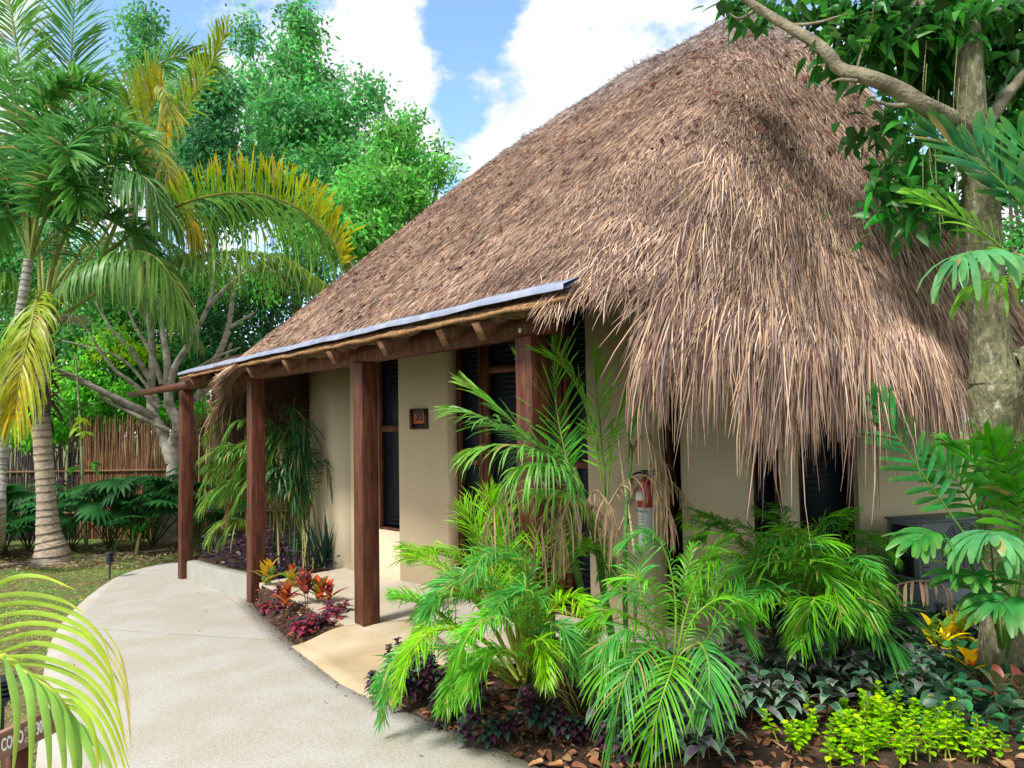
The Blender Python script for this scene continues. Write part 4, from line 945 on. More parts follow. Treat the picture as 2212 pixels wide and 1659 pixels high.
# thin sapling
sb = PG(187, 1186); ys_ = sb[1]
sp = thing('sapling', 'thin green sapling stem standing between the palm trunk and bare tree', 'tree', sb)
m_ = MB(); limb(m_, [sb]+[PY(u, v, ys_) for u, v in ((183, 1120), (178, 1020), (174, 930), (166, 800), (160, 760))], .035, .012, (.26, .3, .17)); m_.build('trunk', M_BARK, sp, True)
m_ = MB()
for (u, v) in ((165, 925), (185, 935), (176, 905), (190, 870), (160, 1010), (200, 1000)):
    c = PY(u, v, ys_-.1); k = 7; blades(m_, np.tile(c, (k, 1)), rvec(k)*np.array([1, 1, .4]), rvec(k), rng.uniform(.15, .25, k), .035, .4, jcol((.22, .3, .04) if v > 880 and v < 950 else (.05, .16, .03), k), PLANCE)
m_.build('leaf_cluster', M_LEAF, sp)
# ---- fan palms along the fence
def fan_palm(base, h, nf, r, label, col=(.03, .11, .035), yl=0, group='fan palms along the fence', name='fan_palm'):
    t = thing(name, label, 'palm', base, group)
    ms = MB(); mf = MB()
    for k in range(nf):
        a = rng.uniform(0, 2*math.pi); e = rng.uniform(.2, 1.0); c = base+np.array([math.cos(a)*e*h*.75, math.sin(a)*e*h*.5, h*rng.uniform(.45, 1)])
        tube(ms, smooth_path([base, (base+c)/2+np.array([0, 0, .12]), c], 6), [.012, .011, .01, .009, .008, .007], 4, (.08, .14, .04), cap=False)
        m = 16; ax = nrm(np.array([math.cos(a), math.sin(a), rng.uniform(-.2, .5)])); nz = nrm(np.cross(ax, [0, 0, 1.])); nn = nrm(np.cross(nz, ax)+rng.normal(0, .25, 3))
        bb = np.cross(nn, ax); th_ = np.linspace(-2.2, 2.2, m)
        Dr = np.cos(th_)[:, None]*ax+np.sin(th_)[:, None]*bb
        blades(mf, np.tile(c, (m, 1)), Dr, np.cross(Dr, nn), r*rng.uniform(.85, 1.1, m), r*.085, .35, jcol(col, 1, .25)*(1+rng.normal(0, .1, (m, 1))), np.array([.3, .8, 1, .7, .08]))
    ms.build('stem', M_DRY, t); mf.build('fan_leaf', M_LEAF, t)
for (u, v, y, h, nf, r, lab) in (
 (62, 1165, 13.4, 1.0, 13, .38, 'dark fan palm right behind the leaning pale trunk'), (150, 1160, 13.2, 1.2, 14, .42, 'dark fan palm just right of the coconut trunk'),
 (235, 1160, 13.3, 1.25, 16, .45, 'broad dark fan palm midway along the cane fence'), (300, 1158, 13.0, 1.2, 15, .42, 'dark fan palm left of the bare grey trunk'),
 (330, 1150, 13.6, 1.4, 14, .4, 'tall dark fan palm touching the bare grey trunk'), (430, 1160, 13.0, 1.2, 14, .42, 'dark fan palm seen between the first two posts'),
 (10, 1170, 12.8, .9, 10, .36, 'small dark fan palm at the far left of the fence'), (-40, 1160, 13.0, 1.2, 10, .4, 'dark fan palm half cut by the left edge')):
    p = gp(u, v, y); p[2] += .1; fan_palm(p, h, nf, r, lab)
fan_palm(PG(1690, 1290)*0+np.array([*PY(1690, 1300, 5.9)[:2], -.1]), 1.05, 3, .32, 'round bright fan palm leaf against the dark doorway of the end wall', (.04, .17, .02), group=None)
# ---- strap leaf plant on the lawn
sb = PG(293, 1196)
sp = thing('strap_leaf_plant', 'green plant with long strap leaves on the lawn before the bare tree', 'plant', sb)
m_ = MB(); k = 17; a = rng.uniform(0, 2*math.pi, k); a[:3] = (3.1, 2.8, .1)
top_ = PY(303, 1150, sb[1]); tube(m_, [sb-np.array([0, 0, .04]), (sb+top_)/2, top_], [.03, .028, .03], 6, (.4, .36, .2))
blades(m_, np.tile(top_, (k, 1)), np.c_[np.cos(a), np.sin(a)*.6, rng.uniform(.35, 1.5, k)], np.c_[-np.sin(a), np.cos(a), np.zeros(k)], rng.uniform(.5, .75, k), .04, rng.uniform(.3, 1.1, k), jcol((.075, .24, .05), k), np.array([.5, .9, 1, .95, .8, .5, .08]), fold=.3)
m_.build('leaf', M_LEAF, sp)
# ------------------------------------------------------------------ areca palms
def clump(name, label, base, fr_specs, Lm, W, col, tip=None, droop=.7, stems=True, dead=0, rr=.009, cat='palm', scol=(.2, .26, .06), nl=40, prof=PROF, jit=.1, lift=.2):
    """fr_specs: list of pixel-free (az, length, rise, drop) arches from the base"""
    t = thing(name, label, cat, base)
    for (az, L_, rise, drop, c) in fr_specs:
        m = MB(); b0 = base+np.array([math.cos(az), math.sin(az), 0])*.05+rng.normal(0, .02, 3)*np.array([1, 1, 0])
        P = arch(b0, az, L_, rise, drop, 6, rng.normal(0, .12)*L_)
        frond(m, P, nl=nl, Lm=Lm*rng.uniform(.85, 1.1), W=W, droop=droop*rng.uniform(.7, 1.3), col=np.asarray(c)*rng.uniform(.75, 1.25), tip=tip, rr=rr, start=.3, a0=60, a1=22, lift=lift, rcol=scol, jit=jit, prof=prof)
        m.build('frond', M_LEAF, t)
    return t
def rand_specs(n, L, rise, drop, col, azr=(0, 6.28)):
    out = []
    for k in range(n):
        az = azr[0]+(azr[1]-azr[0])*((k+rng.uniform(.1, .9))/n); e = rng.uniform(0, 1)
        out.append((az, L*rng.uniform(.75, 1.1), rise*(1+.5*e), drop*rng.uniform(.7, 1.3), col))
    return out
def dirfr(t, pts, Lm, W, droop, c, tip=None, nl=36, m=M_LEAF, name='frond', **kw):
    mb = MB(); frond(mb, pp(*pts), nl=nl, Lm=Lm, W=W, droop=droop, col=c, tip=tip, **dict(dict(rr=.008, start=.25, a0=60, a1=22), **kw)); return mb.build(name, m, t)
AG = (.10, .31, .035); AG2 = (.07, .26, .06); AL = (.18, .39, .035)
# bush A: centre left
ba = np.array([*PY(1130, 1500, 4.35)[:2], 0.]); ba[2] = gz(ba[0], ba[1])+.02
A = thing('areca_palm', 'large bright green feathery palm bush beside the ramp', 'palm', ba)
yA_ = ba[1]
AF = [
 [(1120, 1470, 0), (1060, 1350, -.1), (980, 1250, -.1), (900, 1205, 0), (878, 1210, .1)],
 [(1110, 1480, 0), (1000, 1370, -.1), (920, 1310, -.2), (850, 1290, -.2)],
 [(1110, 1480, 0), (1010, 1420, -.2), (920, 1400, -.3), (850, 1450, -.4), (825, 1560, -.4)],
 [(1120, 1470, 0), (1040, 1380, -.3), (950, 1360, -.5), (890, 1420, -.6), (860, 1500, -.6)],
 [(1125, 1460, 0), (1080, 1300, .1), (1040, 1180, .2), (1000, 1100, .3)],
 [(1125, 1460, 0), (1110, 1280, .2), (1085, 1160, .3), (1060, 1085, .3)],
 [(1130, 1460, 0), (1140, 1300, .2), (1165, 1200, .3), (1180, 1130, .3)],
 [(1130, 1460, 0), (1170, 1310, .1), (1230, 1200, .1), (1290, 1200, .1), (1320, 1250, .1)],
 [(1130, 1460, 0), (1110, 1330, -.2), (1040, 1260, -.3), (960, 1270, -.4), (920, 1330, -.4)],
 [(1140, 1460, 0), (1180, 1340, -.2), (1240, 1290, -.3), (1275, 1350, -.4)],
 [(1135, 1470, 0), (1130, 1370, -.4), (1080, 1330, -.6), (1010, 1370, -.7), (980, 1450, -.7)],
 [(1140, 1470, 0), (1170, 1370, -.4), (1220, 1370, -.5), (1250, 1450, -.6)],
 [(1135, 1470, 0), (1150, 1400, -.5), (1170, 1400, -.6), (1180, 1470, -.7)],
 [(1120, 1480, 0), (1060, 1430, -.5), (1000, 1450, -.6), (960, 1530, -.7)],
 [(1130, 1470, 0), (1150, 1320, .3), (1200, 1220, .5), (1260, 1180, .6)],
 [(1125, 1460, 0), (1060, 1260, .3), (960, 1200, .4), (900, 1200, .4)],
 [(1140, 1480, 0), (1110, 1420, -.6), (1050, 1420, -.7), (1020, 1500, -.8)],
 [(1130, 1460, 0), (1140, 1290, -.1), (1120, 1220, -.3), (1060, 1210, -.4), (1020, 1260, -.5)],
 [(1150, 1470, 0), (1200, 1400, -.1), (1260, 1400, -.1), (1290, 1460, -.1)],
 [(1130, 1460, 0), (1090, 1340, .0), (1010, 1290, -.0), (940, 1300, -.1), (900, 1370, -.1)],
 [(1135, 1460, 0), (1160, 1350, -.3), (1150, 1290, -.5), (1110, 1290, -.6), (1080, 1340, -.7)]]
for k, P in enumerate(AF):
    up_ = P[-1][1] < 1190
    c = np.array(AL if k % 3 == 0 or up_ else (AG if k % 3 == 1 else AG2))*rng.uniform(.8, 1.15)
    for rep in range(3):
        Q = [(u+(rng.normal(0, 14) if rep else 0)*i/4, v+(rng.normal(-8, 14) if rep else 0)*i/4, yA_+d+(rng.normal(0, .12) if rep else 0)) for i, (u, v, d) in enumerate(P)]
        dirfr(A, Q, (.15 if P[-1][1] > 1400 else .18) if not up_ else .28, (.0038), .25 if up_ else .42, c*(rng.uniform(.8, 1.2) if rep else 1), None, 46, lift=.35, a0=56, a1=16, rcol=(.25, .3, .06), jit=.2)
for (u0, u1, v1) in ((1150, 1160, 1290), (1130, 1120, 1310), (1165, 1195, 1330)):
    mb = MB(); limb(mb, [ba+rng.normal(0, .03, 3)*np.array([1, 1, 0])]+pp((u0, 1400, yA_), (u1, v1, yA_)), .018, .01, (.3, .32, .1), 7, 8); mb.build('cane', M_BARK, A, True)
mb = MB()
for k in range(60):
    p0 = PY(rng.uniform(1170, 1215), rng.uniform(1395, 1440), yA_-.15)
    blades(mb, p0[None], np.array([[rng.normal(0, .25), rng.normal(0, .2), -1.]]), rvec(1), rng.uniform(.25, .45), .004, .1, jcol((.38, .29, .14), 1))
mb.build('dead_frond', M_DRY, A)
# the leaning older leaves at the front
mb = MB(); frond(mb, pp((1175, 1420, yA_-.1), (1190, 1480, yA_-.25), (1215, 1570, yA_-.35), (1228, 1600, yA_-.4)), nl=30, Lm=.16, W=.004, droop=.5, col=(.27, .28, .08), rr=.006); mb.build('frond', M_LEAF, A)
# tall damaged palm
bt = np.array([*PY(1345, 1460, 4.55)[:2], 0.]); bt[2] = gz(bt[0], bt[1]); yT = bt[1]
T = thing('tall_areca_palm', 'tall wind damaged palm with green fans above withered brown hanging fronds', 'palm', bt)
for pts, r0, r1, c in ((((1352, 1400), (1350, 1260), (1352, 1120), (1362, 1000), (1365, 960)), .017, .008, (.12, .25, .06)), (((1330, 1420), (1308, 1300), (1290, 1180), (1262, 1080), (1240, 1010)), .026, .016, (.12, .2, .05)),
   (((1300, 1440), (1262, 1300), (1240, 1200), (1235, 1140), (1215, 1060)), .028, .018, (.12, .22, .06)), (((1368, 1420), (1372, 1250), (1365, 1150), (1345, 1020), (1335, 940)), .012, .006, (.5, .42, .28))):
    mb = MB(); P_ = smooth_path([bt]+[PY(u, v, yT) for u, v in pts], 30); rr_ = np.linspace(r0, r1, 30)*(1+.12*(np.arange(30) % 5 == 0))
    tube(mb, P_, rr_, 8, c, jit=.02); mb.build('cane', M_BARK, T, True)
TG = (.07, .25, .04)
for pts, Lm, dr, c in (
 ([(1262, 1080, 0), (1210, 1000, -.1), (1140, 940, -.2), (1060, 870, -.2), (1010, 835, -.2)], .3, .2, TG),
 ([(1262, 1080, 0), (1230, 1010, 0), (1205, 900, .1), (1195, 800, .1), (1192, 760, .1)], .42, .15, TG),
 ([(1262, 1070, 0), (1200, 990, -.2), (1120, 940, -.3), (1040, 900, -.4), (985, 885, -.4)], .32, .35, (.05, .2, .06)),
 ([(1262, 1080, 0), (1215, 1010, -.3), (1150, 970, -.5), (1080, 960, -.6), (1020, 970, -.6)], .3, .7, (.08, .26, .06)),
 ([(1262, 1080, 0), (1225, 1040, -.3), (1175, 1000, -.5), (1120, 1010, -.6)], .3, .9, (.08, .27, .08)),
 ([(1310, 1100, 0), (1290, 980, 0), (1265, 880, 0), (1225, 800, 0), (1170, 760, 0)], .3, .2, (.10, .3, .04)),
 ([(1310, 1100, 0), (1300, 960, .1), (1290, 850, .1), (1285, 770, .1)], .28, .15, (.12, .34, .04)),
 ([(1310, 1100, 0), (1320, 980, 0), (1345, 880, 0), (1370, 830, 0)], .26, .2, (.1, .3, .04)),
 ([(1262, 1080, 0), (1225, 1000, .1), (1200, 940, .2), (1160, 860, .2), (1130, 800, .2)], .38, .1, (.05, .22, .06)),
 ([(1355, 1000, 0), (1365, 930, 0), (1385, 880, 0)], .16, .2, (.1, .3, .04)),
 ([(1310, 1150, 0), (1260, 1090, -.1), (1215, 1060, -.2), (1150, 1060, -.3)], .26, .9, (.2, .33, .08))):
    dirfr(T, [(u, v, yT+d) for u, v, d in pts], Lm, .006, dr, c, (.16, .3, .05), 38, lift=.1, a0=52, a1=14, jit=.1, start=.2)
for pts, Lm, dr in (
 ([(1255, 1085, 0), (1190, 1030, -.2), (1110, 1050, -.4), (1060, 1110, -.5), (1040, 1180, -.5)], .2, 1.6), ([(1255, 1085, 0), (1210, 1080, -.2), (1170, 1130, -.3), (1150, 1200, -.3)], .24, 2.2),
 ([(1265, 1090, 0), (1240, 1070, -.3), (1215, 1120, -.4), (1195, 1200, -.4)], .22, 2.2), ([(1262, 1090, 0), (1290, 1060, -.2), (1320, 1110, -.3), (1335, 1180, -.3)], .2, 2.2),
 ([(1310, 1100, 0), (1350, 1040, .0), (1400, 1030, 0), (1440, 1090, 0), (1460, 1140, 0)], .2, 1.8), ([(1355, 1000, 0), (1390, 940, 0), (1430, 990, 0), (1445, 1050, 0)], .2, 1.8),
 ([(1330, 1160, 0), (1400, 1020, .1), (1470, 1060, .2), (1490, 1110, .2)], .1, 1.2), ([(1262, 1085, 0), (1300, 1110, .1), (1312, 1180, .1)], .16, 2.0)):
    dirfr(T, [(u, v, yT+d) for u, v, d in pts], Lm, .0045, dr, (.40, .27, .17), (.30, .19, .13), 22, M_DRY, 'withered_frond', lift=-.1, rcol=(.34, .25, .16), jit=.4, start=.12)
# bush B: centre right drooping
bb = np.array([*PY(1450, 1560, 4.05)[:2], 0.]); bb[2] = gz(bb[0], bb[1])+.02; yB2 = bb[1]
B2 = thing('areca_palm', 'palm bush with leaflet combs drooping to the soil right of the withered palm', 'palm', bb)
BF = [
 [(1450, 1500, 0), (1400, 1360, 0), (1380, 1240, .1), (1400, 1160, .2)], [(1450, 1500, 0), (1420, 1380, -.1), (1330, 1320, -.2), (1270, 1340, -.2)],
 [(1450, 1490, 0), (1460, 1320, .1), (1440, 1200, .1), (1400, 1150, .1), (1350, 1170, .1)], [(1450, 1490, 0), (1480, 1330, .1), (1520, 1220, .1), (1570, 1160, .1)],
 [(1450, 1500, 0), (1430, 1410, -.4), (1380, 1420, -.6), (1340, 1500, -.7), (1320, 1620, -.7)], [(1450, 1500, 0), (1460, 1420, -.5), (1450, 1450, -.7), (1420, 1540, -.8), (1395, 1650, -.8)],
 [(1460, 1490, 0), (1500, 1390, -.3), (1530, 1430, -.5), (1530, 1530, -.6)], [(1450, 1490, 0), (1400, 1400, -.2), (1340, 1400, -.4), (1300, 1470, -.5)],
 [(1455, 1490, 0), (1520, 1390, 0), (1570, 1330, 0), (1610, 1370, 0)], [(1450, 1490, 0), (1490, 1350, -.1), (1560, 1290, -.1), (1620, 1310, -.1)],
 [(1450, 1490, 0), (1410, 1330, 0), (1350, 1280, 0), (1290, 1300, 0)], [(1450, 1490, 0), (1470, 1380, .3), (1480, 1260, .4), (1500, 1180, .5)],
 [(1450, 1500, 0), (1410, 1400, -.3), (1350, 1360, -.4), (1300, 1400, -.5)], [(1450, 1490, 0), (1430, 1340, -.2), (1400, 1260, -.3), (1340, 1250, -.3)]]
for k, P in enumerate(BF):
    c = np.array(AG if k % 2 else AG2)*rng.uniform(.8, 1.2)
    dirfr(B2, [(u, v, yB2+d) for u, v, d in P], (.22), .0047, .5, c, None, 36, lift=.15, a0=62, a1=20, start=.3, jit=.08, rcol=(.2, .3, .06))
# bush C: right
bc = np.array([*PY(1730, 1450, 4.85)[:2], 0.]); bc[2] = gz(bc[0], bc[1])+.02; yC2 = bc[1]
C2 = thing('areca_palm', 'lush green palm bush growing before the dark end doorway', 'palm', bc)
CF = [
 [(1730, 1400, 0), (1700, 1280, 0), (1640, 1190, 0), (1560, 1170, 0), (1510, 1200, 0)], [(1730, 1400, 0), (1680, 1280, -.2), (1610, 1230, -.3), (1540, 1260, -.4), (1510, 1320, -.4)],
 [(1730, 1400, 0), (1720, 1260, .1), (1700, 1170, .1), (1660, 1130, .1)], [(1730, 1400, 0), (1740, 1270, 0), (1770, 1180, 0), (1830, 1150, 0)],
 [(1730, 1400, 0), (1780, 1270, .1), (1850, 1200, .1), (1930, 1240, .1)], [(1730, 1400, 0), (1760, 1290, -.3), (1820, 1240, -.4), (1880, 1290, -.5)],
 [(1730, 1400, 0), (1720, 1290, -.3), (1690, 1230, -.5), (1620, 1250, -.6), (1590, 1330, -.6)], [(1730, 1400, 0), (1740, 1300, -.4), (1760, 1250, -.6), (1790, 1290, -.7), (1800, 1370, -.7)],
 [(1730, 1400, 0), (1700, 1330, -.5), (1660, 1310, -.6), (1610, 1360, -.7)], [(1730, 1400, 0), (1740, 1350, -.5), (1750, 1340, -.6), (1740, 1420, -.7)],
 [(1730, 1400, 0), (1660, 1260, .2), (1580, 1180, .3), (1520, 1150, .3)], [(1730, 1400, 0), (1790, 1300, -.1), (1850, 1260, -.1), (1900, 1320, -.1)],
 [(1730, 1400, 0), (1710, 1280, -.5), (1740, 1210, -.6), (1800, 1230, -.7)], [(1730, 1400, 0), (1770, 1330, -.4), (1830, 1310, -.5), (1860, 1380, -.6)],
 [(1730, 1400, 0), (1690, 1290, -.1), (1640, 1280, -.2), (1560, 1330, -.2)], [(1730, 1400, 0), (1745, 1270, -.2), (1735, 1200, -.3), (1700, 1190, -.4), (1660, 1240, -.4)]]
for k, P in enumerate([[(u+rng.normal(0, 16)*i/4+(u-1730)*.06*r_, v-12-rng.uniform(0, 30)*i/4-12*r_, d+rng.normal(0, .1)) for i, (u, v, d) in enumerate(P)] for r_ in (0, 1, 2) for P in CF]):
    c = np.array((AG, (.06, .24, .05), (.12, .34, .035))[k % 3])*rng.uniform(.75, 1.15)
    dirfr(C2, [(u, v, yC2+d) for u, v, d in P], .20, .0045, .45, c, None, 42, lift=.25, a0=66, a1=24, start=.3, jit=.12, rcol=(.22, .28, .06))
# dark single frond + small palm behind
bd_ = np.array([*PY(1835, 1440, 4.6)[:2], 0.]); bd_[2] = gz(bd_[0], bd_[1])+.02; yd = bd_[1]
DP = thing('feather_palm', 'low palm with a glossy dark green comb frond drooping right', 'palm', bd_)
for P in ([(1835, 1440, 0), (1840, 1340, -.1), (1870, 1330, -.2), (1930, 1390, -.3), (1985, 1470, -.35)], [(1835, 1440, 0), (1825, 1360, 0), (1800, 1330, -.1), (1770, 1380, -.2)], [(1835, 1440, 0), (1860, 1360, .2), (1900, 1310, .3), (1960, 1330, .3)]):
    dirfr(DP, [(u, v, yd+d) for u, v, d in P], .25, .0075, .35, (.025, .14, .03), None, 46, lift=.05, a0=58, a1=25, start=.22, jit=.05)
dirfr(DP, [(2050, 1330, yd+.5), (2040, 1270, yd+.5), (1980, 1255, yd+.4), (1900, 1275, yd+.3), (1875, 1290, yd+.3)], .15, .011, 1.6, (.42, .29, .21), None, 20, M_DRY, 'withered_frond', jit=.25, start=.1, rcol=(.4, .3, .2))
# palm clump against the far wall behind the posts
bw = np.array([*PY(620, 1215, 9.3)[:2], -.1]); yw = bw[1]
WP = thing('cane_palm', 'tall cane palm clump growing against the rounded cream wall behind the posts', 'palm', bw)
for k in range(17):
    u = rng.uniform(585, 685); mb = MB(); vt = rng.uniform(960, 1080)
    limb(mb, pp((u, 1230, yw+rng.uniform(-.3, .3)), (u+rng.normal(0, 6), 1120, yw), (u+rng.normal(-4, 14), vt, yw)), .014, .008, (.30, .28, .11) if k % 2 else (.06, .12, .05), 6, 7); mb.build('cane', M_BARK, WP)
for k in range(34):
    u0 = rng.uniform(590, 680); v0 = rng.uniform(1000, 1130); dx = rng.uniform(-130, 55) if k % 3 else rng.uniform(-180, -80); dv = rng.uniform(-150, -30)
    dirfr(WP, [(u0, v0+40, yw), (u0+dx*.3, v0+dv*.7, yw-.1), (u0+dx*.7, v0+dv, yw-.2), (u0+dx, v0+dv*.4, yw-.2)], .3, .009, .7, (.02, .09, .04) if dx > -70 else (.09, .2, .04), None, 26, lift=.2, jit=.15, start=.25)
for (u, v) in ((480, 1010), (500, 1060), (470, 1150), (500, 1150), (470, 930), (455, 1080)):
    dirfr(WP, [(560, 1150, yw+.2), (530, v-20, yw+.1), (u+15, v-25, yw), (u-15, v+10, yw)], .32, .009, .7, (.14, .25, .05), None, 26, lift=.2, jit=.12)
dirfr(WP, [(540, 1060, yw), (515, 1010, yw-.1), (500, 1060, yw-.1), (492, 1120, yw-.1)], .25, .008, 2.0, (.38, .25, .15), None, 24, M_DRY, 'withered_frond', jit=.2)
# spiky snake-leaf plant by the wall
for (u, v, lab) in ((705, 1225, 'dark sword leaved plant at the foot of the cream wall beside the terrace'),):
    b0 = PZ(u, v, -.03); t = thing('sword_leaf_plant', lab, 'plant', b0); mb = MB(); k = 26; a = rng.uniform(0, 6.28, k)
    blades(mb, b0+rng.normal(0, .04, (k, 3))*np.array([1, 1, 0]), np.c_[np.cos(a)*.35, np.sin(a)*.3, np.ones(k)], rvec(k), rng.uniform(.5, .95, k), .014, .12, jcol((.012, .05, .035), k), np.array([.6, 1, .9, .6, .05])); mb.build('leaf', M_LEAF, t)
# ------------------------------------------------------------------ big tree at the right
tb = np.array([*PY(2165, 1330, 4.6)[:2], 0.]); tb[2] = -.1; yt = tb[1]
BG = thing('big_garden_tree', 'big tree with mottled grey-green trunk and glossy leaves rising beside the hut', 'tree', tb)
mb = MB()
P_ = [tb]+pp((2180, 1280, yt), (2160, 1150, yt), (2147, 1000, yt), (2146, 930, yt), (2150, 850, yt), (2150, 820, yt), (2140, 760, yt), (2133, 660, yt), (2124, 520, yt), (2118, 400, yt), (2100, 250, yt), (2092, 120, yt), (2083, -60, yt), (2075, -300, yt))
P_ = smooth_path(P_, 70); rr_ = np.interp(np.linspace(0, 1, 70), np.linspace(0, 1, 15), [.17, .14, .108, .103, .11, .145, .148, .113, .106, .1, .1, .082, .078, .074, .06])
tube(mb, P_, rr_, 26, (.19, .185, .11), jit=.035)
limb(mb, pp((2175, 800, yt), (2215, 790, yt), (2300, 700, yt)), .13, .08, (.19, .185, .11), 14)
mb.build('trunk', M_BARKN, BG, True)
mb = MB()
for pts, r0, r1 in (([(2110, 300, 0), (2050, 255, -.2), (1990, 225, -.3), (1935, 190, -.3), (1870, 165, -.3), (1815, 150, -.2), (1790, 115, -.2), (1750, 85, -.1), (1690, 50, 0), (1620, 5, .1), (1580, -30, .1)], .085, .035), ([(1850, 175, -.3), (1815, 172, -.3), (1795, 178, -.3)], .02, .006),
  ([(1990, 222, -.3), (1930, 228, -.3), (1880, 215, -.3)], .03, .01), ([(1850, 150, -.2), (1862, 110, -.2), (1880, 60, -.3), (1890, 0, -.4)], .012, .006), ([(1700, 55, 0), (1760, 50, -.1), (1830, 30, -.2)], .02, .008), ([(1640, 15, .1), (1600, 40, .1), (1575, 30, .1)], .02, .008),
  ([(2110, 300, 0), (2180, 200, .3), (2280, 80, .5)], .07, .04), ([(2090, 100, 0), (2000, 20, 0), (1900, -60, 0)], .05, .03)):
    limb(mb, [PY(u, v, yt+d) for u, v, d in pts], r0*.66, r1*.66, (.24, .215, .15), 10, 20)
mb.build('branch', M_BARK, BG, True)
mb = MB()
def lblob(u, v, ru, rv, n, dy=0.): return bl(u, v, yt+.3+dy*.9, ru, rv, max(3, int(n*(.75 if u < 1995 else 1.05))), .3)
LB = [lblob(1600, 18, 38, 22, 9, .1), lblob(1665, 5, 40, 14, 4, 0), lblob(1760, 10, 45, 25, 10, -.1), lblob(1850, 40, 55, 40, 24, -.2), lblob(1830, 105, 38, 28, 12, -.3), lblob(1900, 90, 50, 45, 26, -.2), lblob(1960, 60, 60, 60, 34, -.1), lblob(2010, 140, 50, 50, 28, .1),
  lblob(1995, 20, 80, 30, 26), lblob(2060, 40, 60, 50, 24, -.3), lblob(1870, 130, 22, 20, 5, -.3), lblob(2150, 60, 60, 60, 34, .3), lblob(2180, 160, 50, 60, 30, .4), lblob(2040, 200, 40, 50, 12, .4), lblob(1900, 250, 26, 26, 6, -.2), lblob(1905, 290, 30, 22, 5, -.2), lblob(1960, 280, 35, 28, 6, 0), lblob(1930, 400, 35, 22, 11, -.2), lblob(1940, 450, 30, 28, 12, -.2), lblob(1990, 390, 35, 40, 5, .2), lblob(2030, 330, 40, 60, 9, .6), lblob(2190, 320, 35, 60, 18, .6), lblob(1950, 350, 25, 25, 6, .2), lblob(2050, 470, 30, 40, 10, .5)]
LB += [((x_, y_, z_), (.9, .9, .5), 60) for x_, y_, z_ in ((3.4, 3.6, 5.4), (4.6, 4.2, 5.3), (5.6, 5.0, 4.8), (4.2, 5.2, 5.9), (5.4, 3.2, 5.2), (6.2, 4.2, 4.4), (3.0, 4.8, 6.2), (5.0, 6.2, 5.6), (6.6, 5.8, 4.4), (4.4, 2.4, 5.4))]  # extra clumps outside the view, added to shade the hut's end wall
leaf_cloud(mb, LB, .125, .026, (.034, .13, .027), .35, 13, .085, .35, prof=PLANCE, fold=.25)
mb.build('crown', M_LEAF, BG)
mb = MB()
for k in range(7):
    u = rng.uniform(1990, 2100); v = rng.uniform(60, 300); tube(mb, smooth_path([PY(u, v, yt-.2), PY(u-8, v+140, yt-.2), PY(u+rng.normal(0, 15), v+rng.uniform(200, 380), yt-.25)], 10), .0035, 4, (.2, .22, .1), cap=False)
mb.build('hanging_vine', M_BARK, BG)
